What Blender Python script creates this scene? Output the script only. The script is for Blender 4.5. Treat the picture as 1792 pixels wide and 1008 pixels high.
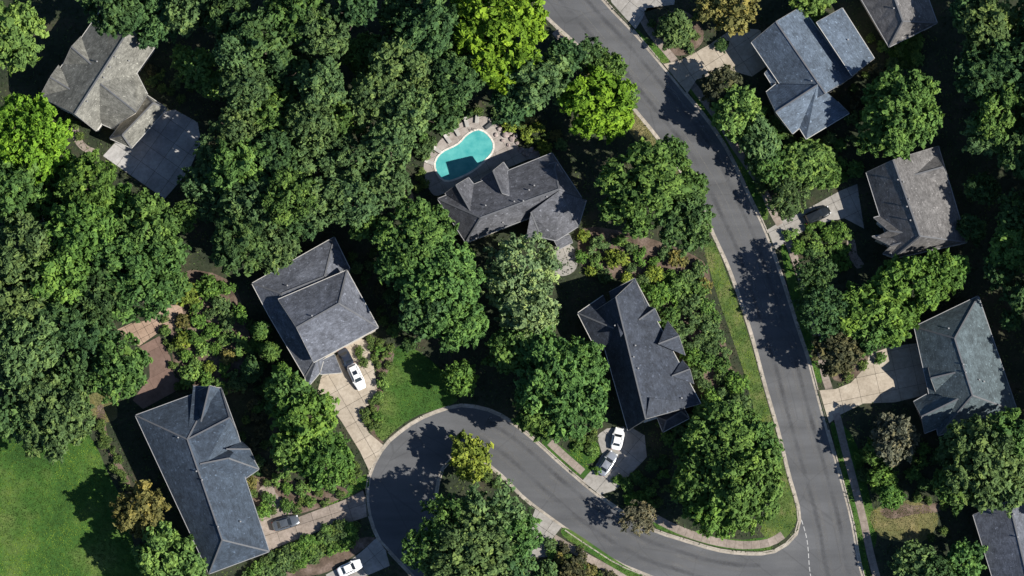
import bpy, bmesh, math, random
import numpy as np
from mathutils import Vector, Matrix
from mathutils.geometry import tessellate_polygon, intersect_ray_tri

for o in list(bpy.data.objects):
    bpy.data.objects.remove(o)
SC = bpy.context.scene
COL = SC.collection
R = math.radians

# ------------------------------------------------------------------ camera, sky, sun, exposure
MPP = 0.1                       # metres per photograph pixel on the ground
TILT = R(7.0)
DIST = 1000.0
cam_d = bpy.data.cameras.new('camera')
cam = bpy.data.objects.new('camera', cam_d)
COL.objects.link(cam)
cam_d.sensor_width = 36.0
cam_d.lens = 36.0 * DIST / (1792 * MPP)
cam_d.clip_start = 10.0
cam_d.clip_end = 4000.0
cam.location = (0, -math.sin(TILT) * DIST, math.cos(TILT) * DIST)
cam.rotation_euler = (TILT, 0, 0)
SC.camera = cam

SUN_EL, SUN_AZ = R(42.0), R(108.0)      # azimuth clockwise from +Y
w = bpy.data.worlds.new('World')
SC.world = w
w.use_nodes = True
sky = w.node_tree.nodes.new('ShaderNodeTexSky')
sky.sky_type = 'NISHITA'
sky.sun_disc = False
sky.sun_elevation = SUN_EL
sky.sun_rotation = SUN_AZ
bg = w.node_tree.nodes['Background']
bg.inputs['Strength'].default_value = 0.068
sky.ozone_density = 6.0
sky.dust_density = 0.6
w.node_tree.links.new(sky.outputs[0], bg.inputs['Color'])
sd = bpy.data.lights.new('sun', 'SUN')
sd.energy = 4.8
sd.angle = R(0.53)
sd.color = (1.0, 0.945, 0.86)
sun = bpy.data.objects.new('sun', sd)
COL.objects.link(sun)
sdir = Vector((math.sin(SUN_AZ) * math.cos(SUN_EL), math.cos(SUN_AZ) * math.cos(SUN_EL), math.sin(SUN_EL)))
sun.rotation_euler = sdir.to_track_quat('Z', 'Y').to_euler()
sun.location = sdir * 300
SC.view_settings.view_transform = 'Standard'
SC.view_settings.look = 'None'
SC.view_settings.exposure = 0.75
SC.view_settings.gamma = 1.0

# ------------------------------------------------------------------ helpers
CT, ST = math.cos(TILT), math.sin(TILT)
CAMP = Vector(cam.location)
def ray(px, py):
    k = 1792 * MPP / 1792 / DIST
    u = (px - 896) * k
    v = (504 - py) * k
    # camera axes: x=(1,0,0), y=(0,ct,st), -z = (0,st,-ct)
    return Vector((u, v * CT + ST, v * ST - CT))
def at(px, py, z=0.0):
    d = ray(px, py)
    t = (z - CAMP.z) / d.z
    return CAMP + d * t
def xy(px, py, z=0.0):
    p = at(px, py, z)
    return (p.x, p.y)

def link(name, me, parent=None):
    o = bpy.data.objects.new(name, me)
    COL.objects.link(o)
    if parent is not None:
        o.parent = parent
    return o
def mesh(name, verts, faces, mat=None, smooth=False):
    me = bpy.data.meshes.new(name)
    me.from_pydata([tuple(v) for v in verts], [], faces)
    if mat is not None:
        me.materials.append(mat)
    if smooth:
        me.polygons.foreach_set('use_smooth', [True] * len(me.polygons))
    me.update()
    return me
def tag(o, label=None, cat=None, group=None, kind=None):
    if label: o['label'] = label
    if cat: o['category'] = cat
    if group: o['group'] = group
    if kind: o['kind'] = kind
    return o
def empty(name, loc, rz=0.0):
    o = bpy.data.objects.new(name, None)
    COL.objects.link(o)
    o.location = loc
    o.rotation_euler = (0, 0, rz)
    o.empty_display_size = 0.3
    return o
def catmull(pts, n=6, closed=False):
    out = []
    m = len(pts)
    rng = range(m) if closed else range(m - 1)
    for i in rng:
        def g(k):
            return np.array(pts[k % m] if closed else pts[min(max(k, 0), m - 1)], float)
        p0, p1, p2, p3 = g(i - 1), g(i), g(i + 1), g(i + 2)
        for j in range(n):
            t = j / n
            out.append(tuple(0.5 * ((2 * p1) + (-p0 + p2) * t + (2 * p0 - 5 * p1 + 4 * p2 - p3) * t * t + (-p0 + 3 * p1 - 3 * p2 + p3) * t ** 3)))
    if not closed:
        out.append(tuple(pts[-1]))
    return out
def resample(pts, step):
    P = np.array(pts, float)
    d = np.r_[0, np.cumsum(np.hypot(*np.diff(P, axis=0).T))]
    n = max(1, int(round(d[-1] / step)))
    s = np.linspace(0, d[-1], n + 1)
    return np.c_[np.interp(s, d, P[:, 0]), np.interp(s, d, P[:, 1])]
def inpoly(X, Y, poly):
    X = np.asarray(X); Y = np.asarray(Y)
    ins = np.zeros(X.shape, bool)
    n = len(poly)
    j = n - 1
    for i in range(n):
        xi, yi = poly[i][:2]; xj, yj = poly[j][:2]
        c = ((yi > Y) != (yj > Y)) & (X < (xj - xi) * (Y - yi) / (yj - yi + 1e-12) + xi)
        ins ^= c
        j = i
    return ins
def area2(p):
    return sum(p[i][0] * p[(i + 1) % len(p)][1] - p[(i + 1) % len(p)][0] * p[i][1] for i in range(len(p)))
def sheet_mesh(name, poly, z, mat, hole=None):
    loops = [[Vector((p[0], p[1], 0)) for p in poly]]
    if hole:
        loops.append([Vector((p[0], p[1], 0)) for p in hole])
    tris = tessellate_polygon(loops)
    vs = [(p[0], p[1], z) for p in poly] + ([(p[0], p[1], z) for p in hole] if hole else [])
    fs = []
    for t in tris:
        a, b, c = [vs[i] for i in t]
        s = (b[0] - a[0]) * (c[1] - a[1]) - (b[1] - a[1]) * (c[0] - a[0])
        if abs(s) < 1e-9: continue
        fs.append(tuple(t) if s > 0 else (t[0], t[2], t[1]))
    return mesh(name, vs, fs, mat)
def slab_solid(name, poly, z0, z1, mat):
    if area2(poly) < 0: poly = poly[::-1]
    n = len(poly)
    vs = [(p[0], p[1], z1) for p in poly] + [(p[0], p[1], z0) for p in poly]
    fs = []
    if n > 4:
        for t in tessellate_polygon([[Vector((p[0], p[1], 0)) for p in poly]]):
            a, b, c = [vs[i] for i in t]
            s = (b[0] - a[0]) * (c[1] - a[1]) - (b[1] - a[1]) * (c[0] - a[0])
            fs.append(tuple(t) if s > 0 else (t[0], t[2], t[1]))
    else:
        fs.append(tuple(range(n)))
    for i in range(n):
        j = (i + 1) % n
        fs.append((i, i + n, j + n, j))
    return mesh(name, vs, fs, mat)
def box_verts(c, s, rz=0.0):
    ca, sa = math.cos(rz), math.sin(rz)
    out = []
    for dz in (-1, 1):
        for dx, dy in ((-1, -1), (1, -1), (1, 1), (-1, 1)):
            x, y = dx * s[0] / 2, dy * s[1] / 2
            out.append((c[0] + x * ca - y * sa, c[1] + x * sa + y * ca, c[2] + dz * s[2] / 2))
    return out
BOXF = [(3, 2, 1, 0), (4, 5, 6, 7), (0, 1, 5, 4), (1, 2, 6, 5), (2, 3, 7, 6), (3, 0, 4, 7)]
def boxes_mesh(name, blist, mat):
    vs, fs = [], []
    for b in blist:
        o = len(vs)
        vs += box_verts(*b)
        fs += [tuple(i + o for i in f) for f in BOXF]
    return mesh(name, vs, fs, mat)

# ------------------------------------------------------------------ materials
def new_mat(name):
    m = bpy.data.materials.new(name)
    m.use_nodes = True
    nt = m.node_tree
    return m, nt, nt.nodes['Principled BSDF'], nt.nodes, nt.links
def noise(N, L, vec, scale, detail=4, rough=0.6):
    n = N.new('ShaderNodeTexNoise')
    n.inputs['Scale'].default_value = scale
    n.inputs['Detail'].default_value = detail
    n.inputs['Roughness'].default_value = rough
    L.new(vec, n.inputs['Vector'])
    return n.outputs['Fac']
def ramp(N, L, fac, stops):
    r = N.new('ShaderNodeValToRGB')
    el = r.color_ramp.elements
    el[0].position, el[0].color = stops[0][0], (*stops[0][1], 1)
    el[1].position, el[1].color = stops[-1][0], (*stops[-1][1], 1)
    for p, c in stops[1:-1]:
        e = el.new(p); e.color = (*c, 1)
    L.new(fac, r.inputs['Fac'])
    return r.outputs['Color']
def mixc(N, L, fac, a, b, mode='MIX'):
    m = N.new('ShaderNodeMix')
    m.data_type = 'RGBA'; m.blend_type = mode
    if isinstance(fac, (int, float)): m.inputs[0].default_value = fac
    else: L.new(fac, m.inputs[0])
    for i, v in ((6, a), (7, b)):
        if isinstance(v, tuple): m.inputs[i].default_value = (*v, 1)
        else: L.new(v, m.inputs[i])
    return m.outputs[2]
def maprange(N, L, v, a, b, c=0.0, d=1.0):
    m = N.new('ShaderNodeMapRange')
    for i, k in enumerate((a, b, c, d)):
        m.inputs[i + 1].default_value = k
    L.new(v, m.inputs[0])
    return m.outputs[0]
def wpos(N):
    return N.new('ShaderNodeNewGeometry').outputs['Position']
def stretch(N, L, vec, rz, sc):
    m = N.new('ShaderNodeMapping')
    m.inputs['Rotation'].default_value = (0, 0, rz)
    m.inputs['Scale'].default_value = sc
    L.new(vec, m.inputs['Vector'])
    return m.outputs[0]
def bump(N, L, h, bsdf, strength=0.4, dist=0.05):
    b = N.new('ShaderNodeBump')
    b.inputs['Strength'].default_value = strength
    b.inputs['Distance'].default_value = dist
    L.new(h, b.inputs['Height'])
    L.new(b.outputs[0], bsdf.inputs['Normal'])
def grainy(name, cols, s1=0.15, s2=2.5, s3=9.0, rough=0.9, k2=0.5, k3=0.35, bstr=0.4, bdist=0.04, spec=0.25):
    """three octaves of world-space noise over a colour ramp"""
    m, nt, b, N, L = new_mat(name)
    p = wpos(N)
    f1 = noise(N, L, p, s1, 5)
    c = ramp(N, L, f1, [(0.32, cols[0]), (0.5, cols[1]), (0.68, cols[2])])
    f2 = noise(N, L, p, s2, 4)
    c = mixc(N, L, k2, c, ramp(N, L, f2, [(0.3, (0.45,) * 3), (0.7, (1.45,) * 3)]), 'MULTIPLY')
    f3 = noise(N, L, p, s3, 2)
    c = mixc(N, L, k3, c, ramp(N, L, f3, [(0.3, (0.5,) * 3), (0.7, (1.4,) * 3)]), 'MULTIPLY')
    L.new(c, b.inputs['Base Color'])
    b.inputs['Roughness'].default_value = rough
    b.inputs['Specular IOR Level'].default_value = spec
    bump(N, L, f2, b, bstr, bdist)
    return m
M = {}
M['ground'] = grainy('ground_litter', [(0.018, 0.026, 0.014), (0.03, 0.038, 0.02), (0.05, 0.045, 0.028)], 0.25, 1.6, 6, bstr=0.8, bdist=0.12)
M['mulch'] = grainy('bark_mulch', [(0.06, 0.045, 0.032), (0.11, 0.08, 0.06), (0.18, 0.135, 0.11)], 0.5, 2.6, 9, bstr=0.8, bdist=0.06)
M['lawn'] = grainy('lawn_soil', [(0.02, 0.06, 0.01), (0.04, 0.1, 0.015), (0.1, 0.14, 0.035)], 0.12, 1.2, 7, bstr=0.7, bdist=0.05)
M['drylawn'] = grainy('worn_lawn', [(0.07, 0.085, 0.03), (0.13, 0.125, 0.05), (0.2, 0.165, 0.08)], 0.25, 1.5, 8, bstr=0.6, bdist=0.05)
M['verge'] = grainy('verge_soil', [(0.035, 0.075, 0.016), (0.075, 0.115, 0.028), (0.14, 0.14, 0.055)], 0.3, 1.3, 7, bstr=0.7, bdist=0.05)
M['asphalt'] = None
def mk_asphalt():
    m, nt, b, N, L = new_mat('asphalt')
    p = wpos(N)
    f1 = noise(N, L, p, 0.08, 5)
    c = ramp(N, L, f1, [(0.3, (0.077, 0.08, 0.085)), (0.55, (0.094, 0.097, 0.102)), (0.75, (0.115, 0.117, 0.12))])
    # long tyre-polish and patch streaks along the streets
    for rz, sc in ((R(-70), (0.12, 1.1, 1)), (R(-35), (0.1, 0.9, 1))):
        f = noise(N, L, stretch(N, L, p, -rz, sc), 0.35, 3)
        c = mixc(N, L, 0.42, c, ramp(N, L, f, [(0.35, (0.74,) * 3), (0.65, (1.22,) * 3)]), 'MULTIPLY')
    f3 = noise(N, L, p, 7, 3)
    c = mixc(N, L, 0.35, c, ramp(N, L, f3, [(0.3, (0.65,) * 3), (0.7, (1.3,) * 3)]), 'MULTIPLY')
    v = N.new('ShaderNodeTexVoronoi'); v.feature = 'DISTANCE_TO_EDGE'
    v.inputs['Scale'].default_value = 0.11
    wv = mixc(N, L, 0.12, p, noise_col(N, L, p, 0.5))
    L.new(wv, v.inputs['Vector'])
    crack = maprange(N, L, v.outputs['Distance'], 0.0, 0.011, 1, 0)
    c = mixc(N, L, crack, c, mixc(N, L, 0.3, c, (0.03, 0.03, 0.032)))
    L.new(c, b.inputs['Base Color'])
    b.inputs['Roughness'].default_value = 0.85
    b.inputs['Specular IOR Level'].default_value = 0.3
    bump(N, L, f3, b, 0.3, 0.02)
    return m
def noise_col(N, L, vec, scale):
    n = N.new('ShaderNodeTexNoise')
    n.inputs['Scale'].default_value = scale
    L.new(vec, n.inputs['Vector'])
    return n.outputs['Color']
M['asphalt'] = mk_asphalt()
def concrete(name, a, b_, c_, stain=0.35):
    m, nt, b, N, L = new_mat(name)
    p = wpos(N)
    oi = N.new('ShaderNodeObjectInfo')
    f1 = noise(N, L, p, 0.35, 6)
    c = ramp(N, L, f1, [(0.3, a), (0.5, b_), (0.7, c_)])
    c = mixc(N, L, 0.5, c, ramp(N, L, oi.outputs['Random'], [(0, (0.8, 0.8, 0.8)), (1, (1.12, 1.1, 1.08))]), 'MULTIPLY')
    f2 = noise(N, L, p, 1.7, 5, 0.7)
    c = mixc(N, L, stain, c, ramp(N, L, f2, [(0.35, (0.55, 0.52, 0.48)), (0.6, (1.15,) * 3)]), 'MULTIPLY')
    f3 = noise(N, L, p, 14, 2)
    c = mixc(N, L, 0.25, c, ramp(N, L, f3, [(0.3, (0.7,) * 3), (0.7, (1.25,) * 3)]), 'MULTIPLY')
    L.new(c, b.inputs['Base Color'])
    b.inputs['Roughness'].default_value = 0.85
    b.inputs['Specular IOR Level'].default_value = 0.25
    bump(N, L, f2, b, 0.2, 0.02)
    return m
M['concrete'] = concrete('driveway_concrete', (0.29, 0.252, 0.2), (0.355, 0.31, 0.25), (0.41, 0.365, 0.3))
M['cgrey'] = concrete('grey_concrete', (0.22, 0.212, 0.195), (0.275, 0.263, 0.243), (0.33, 0.318, 0.297))
M['kerb'] = concrete('kerb_concrete', (0.25, 0.225, 0.19), (0.33, 0.3, 0.255), (0.4, 0.365, 0.315), 0.5)
M['walk'] = concrete('sidewalk_concrete', (0.18, 0.152, 0.128), (0.245, 0.208, 0.178), (0.31, 0.262, 0.228), 0.5)
M['court'] = concrete('court_concrete', (0.27, 0.27, 0.27), (0.35, 0.347, 0.343), (0.43, 0.425, 0.42))
M['pooldeck'] = concrete('pool_deck_stone', (0.23, 0.205, 0.19), (0.3, 0.272, 0.252), (0.36, 0.335, 0.312))
M['coping'] = concrete('coping_stone', (0.55, 0.52, 0.47), (0.62, 0.59, 0.54), (0.7, 0.67, 0.62), 0.3)
M['terrace'] = concrete('terrace_stone', (0.24, 0.17, 0.125), (0.3, 0.22, 0.165), (0.36, 0.265, 0.21))
M['brown'] = concrete('brown_terrace', (0.125, 0.082, 0.066), (0.155, 0.104, 0.084), (0.185, 0.126, 0.104))
M['joint'] = grainy('joint_fill', [(0.09, 0.08, 0.065), (0.12, 0.105, 0.09), (0.15, 0.13, 0.11)])
M['rock'] = grainy('boulder', [(0.2, 0.16, 0.15), (0.3, 0.25, 0.235), (0.4, 0.34, 0.32)], 0.8, 3, 11, bstr=0.9, bdist=0.08)
def plain(name, col, rough=0.6, metal=0.0, spec=0.4, var=0.25):
    m, nt, b, N, L = new_mat(name)
    tc = N.new('ShaderNodeTexCoord').outputs['Object']
    f = noise(N, L, tc, 3.0, 4)
    c = mixc(N, L, var, col, ramp(N, L, f, [(0.3, tuple(x * 0.6 for x in col)), (0.7, tuple(min(1, x * 1.25) for x in col))]))
    L.new(c, b.inputs['Base Color'])
    b.inputs['Roughness'].default_value = rough
    b.inputs['Metallic'].default_value = metal
    b.inputs['Specular IOR Level'].default_value = spec
    return m
M['white'] = plain('white_trim', (0.66, 0.65, 0.62), 0.5)
M['gutter'] = plain('pale_gutter', (0.27, 0.27, 0.27), 0.45)
M['palegut'] = plain('cream_gutter', (0.42, 0.41, 0.38), 0.45)
M['rake'] = plain('grey_rake', (0.2, 0.2, 0.195), 0.6)
M['bark'] = plain('bark', (0.09, 0.07, 0.055), 0.9, var=0.6)
M['metal'] = plain('grey_metal', (0.42, 0.43, 0.44), 0.35, 0.7)
M['tyre'] = plain('tyre_rubber', (0.02, 0.02, 0.021), 0.85)
M['glass'] = plain('car_glass', (0.015, 0.02, 0.028), 0.06, spec=0.7)
M['pane'] = plain('window_pane', (0.03, 0.04, 0.05), 0.08, spec=0.6)
M['lamp'] = plain('head_lamp', (0.75, 0.76, 0.76), 0.15)
M['tail'] = plain('tail_lamp', (0.35, 0.02, 0.02), 0.2)
M['paint'] = plain('road_paint', (0.42, 0.42, 0.41), 0.7, var=0.6)
M['wornpaint'] = plain('worn_seam', (0.11, 0.11, 0.105), 0.8, var=0.7)
M['fabric'] = plain('lounger_fabric', (0.34, 0.33, 0.31), 0.85)
M['darkfab'] = plain('dark_fabric', (0.05, 0.055, 0.06), 0.85)
M['door'] = plain('door_paint', (0.6, 0.59, 0.56), 0.5)
def mk_water():
    m, nt, b, N, L = new_mat('pool_water')
    p = wpos(N)
    f = noise(N, L, p, 0.6, 4)
    c = ramp(N, L, f, [(0.3, (0.045, 0.28, 0.285)), (0.7, (0.11, 0.4, 0.385))])
    L.new(c, b.inputs['Base Color'])
    b.inputs['Roughness'].default_value = 0.06
    b.inputs['IOR'].default_value = 1.33
    f2 = noise(N, L, p, 2.2, 3)
    bump(N, L, f2, b, 0.12, 0.05)
    return m
M['water'] = mk_water()
def roof_mat(name, c1, c2, c3):
    m, nt, b, N, L = new_mat(name)
    p = wpos(N)
    f1 = noise(N, L, p, 0.22, 6, 0.65)
    c = ramp(N, L, f1, [(0.3, c1), (0.5, c2), (0.72, c3)])
    # shingle courses: thin bands in height, broken up along the course
    sx = N.new('ShaderNodeSeparateXYZ'); L.new(p, sx.inputs[0])
    f2 = noise(N, L, stretch(N, L, p, 0, (1.0, 1.0, 5.5)), 1.3, 4, 0.7)
    c = mixc(N, L, 0.7, c, ramp(N, L, f2, [(0.32, (0.5,) * 3), (0.68, (1.45,) * 3)]), 'MULTIPLY')
    f5 = noise(N, L, p, 0.75, 4, 0.7)
    c = mixc(N, L, 0.6, c, ramp(N, L, f5, [(0.36, (0.58,) * 3), (0.64, (1.42,) * 3)]), 'MULTIPLY')
    f3 = noise(N, L, p, 6.5, 2)
    c = mixc(N, L, 0.5, c, ramp(N, L, f3, [(0.3, (0.5,) * 3), (0.7, (1.45,) * 3)]), 'MULTIPLY')
    f4 = noise(N, L, p, 2.1, 2)
    spot = maprange(N, L, f4, 0.64, 0.72, 0, 0.6)
    c = mixc(N, L, spot, c, tuple(min(1, x * 2.6) for x in c3))
    L.new(c, b.inputs['Base Color'])
    b.inputs['Roughness'].default_value = 0.8
    b.inputs['Specular IOR Level'].default_value = 0.3
    bump(N, L, f2, b, 0.5, 0.05)
    return m
def wall_mat(name, col):
    m, nt, b, N, L = new_mat(name)
    p = wpos(N)
    bt = N.new('ShaderNodeTexBrick')
    bt.inputs['Color1'].default_value = (*col, 1)
    bt.inputs['Color2'].default_value = (*[x * 0.75 for x in col], 1)
    bt.inputs['Mortar'].default_value = (0.4, 0.38, 0.35, 1)
    bt.inputs['Scale'].default_value = 3.0
    mp = stretch(N, L, p, 0, (1, 1, 1))
    L.new(mp, bt.inputs['Vector'])
    L.new(bt.outputs[0], b.inputs['Base Color'])
    b.inputs['Roughness'].default_value = 0.85
    return m
M['wall_cream'] = plain('cream_render', (0.5, 0.46, 0.4), 0.8)
M['wall_brick'] = wall_mat('brick', (0.3, 0.16, 0.12))
M['wall_grey'] = plain('grey_siding', (0.36, 0.36, 0.35), 0.8)

def mk_leaf():
    m, nt, b, N, L = new_mat('foliage')
    oi = N.new('ShaderNodeObjectInfo')
    a = N.new('ShaderNodeAttribute'); a.attribute_name = 'tint'
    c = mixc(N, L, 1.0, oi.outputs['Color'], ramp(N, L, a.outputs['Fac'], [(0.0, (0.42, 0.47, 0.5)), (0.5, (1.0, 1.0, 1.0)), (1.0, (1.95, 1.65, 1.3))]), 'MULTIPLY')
    L.new(c, b.inputs['Base Color'])
    b.inputs['Roughness'].default_value = 0.7
    b.inputs['Specular IOR Level'].default_value = 0.12
    t = N.new('ShaderNodeBsdfTranslucent')
    L.new(mixc(N, L, 1.0, c, (1.1, 1.25, 0.5), 'MULTIPLY'), t.inputs['Color'])
    mx = N.new('ShaderNodeMixShader'); mx.inputs[0].default_value = 0.16
    L.new(b.outputs[0], mx.inputs[1]); L.new(t.outputs[0], mx.inputs[2])
    L.new(mx.outputs[0], N['Material Output'].inputs['Surface'])
    return m
M['leaf'] = mk_leaf()

# ------------------------------------------------------------------ ground, road, kerbs
ROAD_L = [(840, -110), (930, 0), (964, 39), (1018, 88), (1066, 140), (1109, 192), (1143, 233), (1170, 270), (1204, 320), (1228, 364), (1247, 410), (1274, 469), (1298, 536), (1318, 600), (1335, 665), (1362, 759), (1379, 830), (1393, 877), (1398, 903), (1395, 928), (1381, 947), (1362, 960), (1342, 967), (1300, 967), (1254, 961), (1204, 946), (1143, 926), (1090, 895), (1038, 858), (1018, 841), (984, 812), (940, 772), (900, 740), (862, 718), (814, 708), (781, 713), (733, 732), (700, 754), (673, 778), (652, 813), (644, 837), (641, 870), (646, 904), (659, 941), (673, 958), (698, 985), (730, 1020), (752, 1060)]
ROAD_I = [(788, 1060), (775, 1000), (766, 930), (764, 870), (777, 818), (808, 797), (850, 813), (882, 838), (912, 869), (937, 889), (981, 921), (1031, 955), (1082, 987), (1130, 1007), (1200, 1035), (1290, 1052), (1370, 1060), (1420, 1085), (1445, 1150)]
ROAD_R = [(1555, 1150), (1530, 1075), (1512, 1008), (1504, 978), (1494, 918), (1477, 850), (1458, 783), (1440, 719), (1425, 661), (1415, 624), (1399, 577), (1382, 523), (1362, 462), (1342, 405), (1310, 337), (1298, 310), (1271, 256), (1237, 206), (1200, 162), (1160, 113), (1109, 54), (1058, 0), (968, -110)]
cL = [xy(*p) for p in catmull(ROAD_L, 4)]
cI = [xy(*p) for p in catmull(ROAD_I, 4)]
cR = [xy(*p) for p in catmull(ROAD_R, 4)]
road_poly = cL + cI + cR
G = 900
o = link('ground', sheet_mesh('ground', [(-G, -G), (G, -G), (G, G), (-G, G)], 0.0, M['ground'], road_poly))
tag(o, kind='structure')
road = link('road', sheet_mesh('road', road_poly, -0.12, M['asphalt']))
tag(road, kind='structure')

DRIVES = []      # (name, polygon px, joint angle, slab size, material)
def px_poly(pts, smooth=0, z=0.0):
    if smooth:
        pts = catmull(pts, smooth, closed=True)
    return [xy(p[0], p[1], z) for p in pts]
D_TOP = [(1062, -30), (1070, 4), (1112, 51), (1124, 33), (1132, 14), (1180, 8), (1184, -30)]
D_NE = [(1161, 112), (1190, 106), (1240, 79), (1285, 48), (1330, 52), (1350, 110), (1316, 134), (1275, 122), (1219, 139), (1203, 163)]
D_E = [(1343, 402), (1369, 386), (1389, 378), (1423, 360), (1470, 334), (1500, 322), (1512, 400), (1478, 382), (1453, 387), (1403, 406), (1382, 418), (1357, 437)]
D_SE = [(1434, 683), (1462, 681), (1489, 670), (1512, 645), (1522, 620), (1560, 606), (1612, 600), (1625, 690), (1566, 704), (1511, 706), (1470, 726), (1451, 741)]
D_2 = [(556, 684), (562, 660), (585, 625), (625, 590), (645, 598), (654, 640), (660, 682), (655, 703), (640, 712), (636, 733), (645, 757), (672, 780), (652, 813), (646, 824), (630, 790), (598, 738), (572, 702)]
D_5 = [(440, 900), (477, 900), (522, 905), (605, 874), (638, 857), (642, 904), (602, 918), (585, 919), (494, 954), (462, 968)]
D_S = [(659, 941), (632, 966), (606, 986), (570, 1006), (585, 1030), (655, 1002), (682, 990), (675, 963)]
D_6 = [(1018, 841), (1040, 818), (1054, 795), (1044, 762), (1062, 750), (1100, 745), (1128, 762), (1132, 800), (1088, 846), (1076, 858), (1050, 866)]
D_P = [(937, 890), (983, 922), (967, 942), (958, 975), (925, 975), (924, 925)]

def clip_half(poly, nx, ny, c):
    out = []
    n = len(poly)
    for i in range(n):
        a, b = poly[i], poly[(i + 1) % n]
        da = a[0] * nx + a[1] * ny - c
        db = b[0] * nx + b[1] * ny - c
        if da <= 0: out.append(a)
        if (da < 0 < db) or (db < 0 < da):
            t = da / (da - db)
            out.append((a[0] + (b[0] - a[0]) * t, a[1] + (b[1] - a[1]) * t))
    return out
def paved(name, poly, ang, size, mat, z=0.02, gap=0.05, piece='slab', thick=0.05, label=None):
    base = link(name, sheet_mesh(name, poly, z - 0.02, M['joint']))
    tag(base, label, None, None, 'structure')
    ca, sa = math.cos(ang), math.sin(ang)
    us = [p[0] * ca + p[1] * sa for p in poly]; vs = [-p[0] * sa + p[1] * ca for p in poly]
    u0, v0 = min(us), min(vs)
    nu = int((max(us) - u0) / size[0]) + 1; nv = int((max(vs) - v0) / size[1]) + 1
    for i in range(nu):
        for j in range(nv):
            p = clip_half(poly, ca, sa, u0 + (i + 1) * size[0] - gap / 2)
            if len(p) > 2: p = clip_half(p, -ca, -sa, -(u0 + i * size[0] + gap / 2))
            if len(p) > 2: p = clip_half(p, -sa, ca, v0 + (j + 1) * size[1] - gap / 2)
            if len(p) > 2: p = clip_half(p, sa, -ca, -(v0 + j * size[1] + gap / 2))
            q = []
            for a in p:
                if not q or math.hypot(a[0] - q[-1][0], a[1] - q[-1][1]) > 1e-3: q.append(a)
            if len(q) > 2 and abs(area2(q)) > 0.3:
                link(piece, slab_solid(piece, q, z - 0.016, z + random.uniform(-0.003, 0.003), mat), base)
    return base
random.seed(4)
drive_polys = []
for nm, pp, ang, size, mat in [
    ('driveway', D_TOP, 50, (3.2, 3.2), M['cgrey']), ('driveway', D_NE, 33, (3.0, 3.0), M['concrete']),
    ('driveway', D_E, 25, (3.2, 3.2), M['cgrey']), ('driveway', D_SE, 12, (3.4, 3.4), M['concrete']),
    ('driveway', D_2, -60, (3.2, 3.0), M['concrete']), ('driveway', D_5, 18, (3.3, 2.8), M['walk']),
    ('driveway', D_S, 38, (3.0, 3.0), M['cgrey']), ('driveway', D_6, 50, (3.0, 3.0), M['cgrey']),
    ('driveway', D_P, 55, (2.8, 2.8), M['cgrey'])]:
    poly = px_poly(pp)
    drive_polys.append(poly)
    paved(nm, poly, R(ang), size, mat)

# kerbs: pieces of a stepped profile along each run
def kerb_run(name, line, side):
    pts = resample(line, 2.4)
    base = None
    t = np.gradient(pts, axis=0)
    t /= np.linalg.norm(t, axis=1)[:, None]
    nrm = np.c_[-t[:, 1], t[:, 0]] * side          # towards the road
    prof_n = [(-0.2, -0.2), (-0.2, 0.03), (0.0, 0.03), (0.05, -0.1), (0.45, -0.112), (0.45, -0.2)]
    prof_d = [(-0.2, -0.2), (-0.2, 0.012), (0.0, -0.05), (0.05, -0.095), (0.45, -0.112), (0.45, -0.2)]
    # footing sheet under the pieces carries the run
    fv, ff = [], []
    for i in range(len(pts)):
        for off in (-0.19, 0.44):
            p = pts[i] + nrm[i] * off
            fv.append((p[0], p[1], -0.16))
        if i:
            k = 2 * i
            ff.append((k - 2, k - 1, k + 1, k) if side < 0 else (k - 2, k, k + 1, k - 1))
    base = link(name, mesh(name, fv, ff, M['joint']))
    tag(base, kind='structure')
    for i in range(len(pts) - 1):
        mid = (pts[i] + pts[i + 1]) / 2 - (nrm[i] + nrm[i + 1]) * 0.3
        low = any(inpoly([mid[0]], [mid[1]], d)[0] for d in drive_polys)
        prof = prof_d if low else prof_n
        vs = []
        dirv = (pts[i + 1] - pts[i]); dirv /= np.linalg.norm(dirv)
        for k, sgn in ((i, 1), (i + 1, -1)):
            for off, z in prof:
                p = pts[k] + nrm[k] * off + dirv * 0.015 * sgn
                vs.append((p[0], p[1], z))
        n = len(prof)
        fs = []
        for a in range(n):
            b = (a + 1) % n
            f = (a, b, b + n, a + n)
            fs.append(f if side < 0 else f[::-1])
        fs.append(tuple(range(n))[::-1] if side < 0 else tuple(range(n)))
        fs.append(tuple(range(n, 2 * n)) if side < 0 else tuple(range(n, 2 * n))[::-1])
        link('kerb_stone', mesh('kerb_stone', vs, fs, M['kerb']), base)
kerb_run('kerb', cL, 1)
kerb_run('kerb', cI, 1)
kerb_run('kerb', cR, 1)

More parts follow.
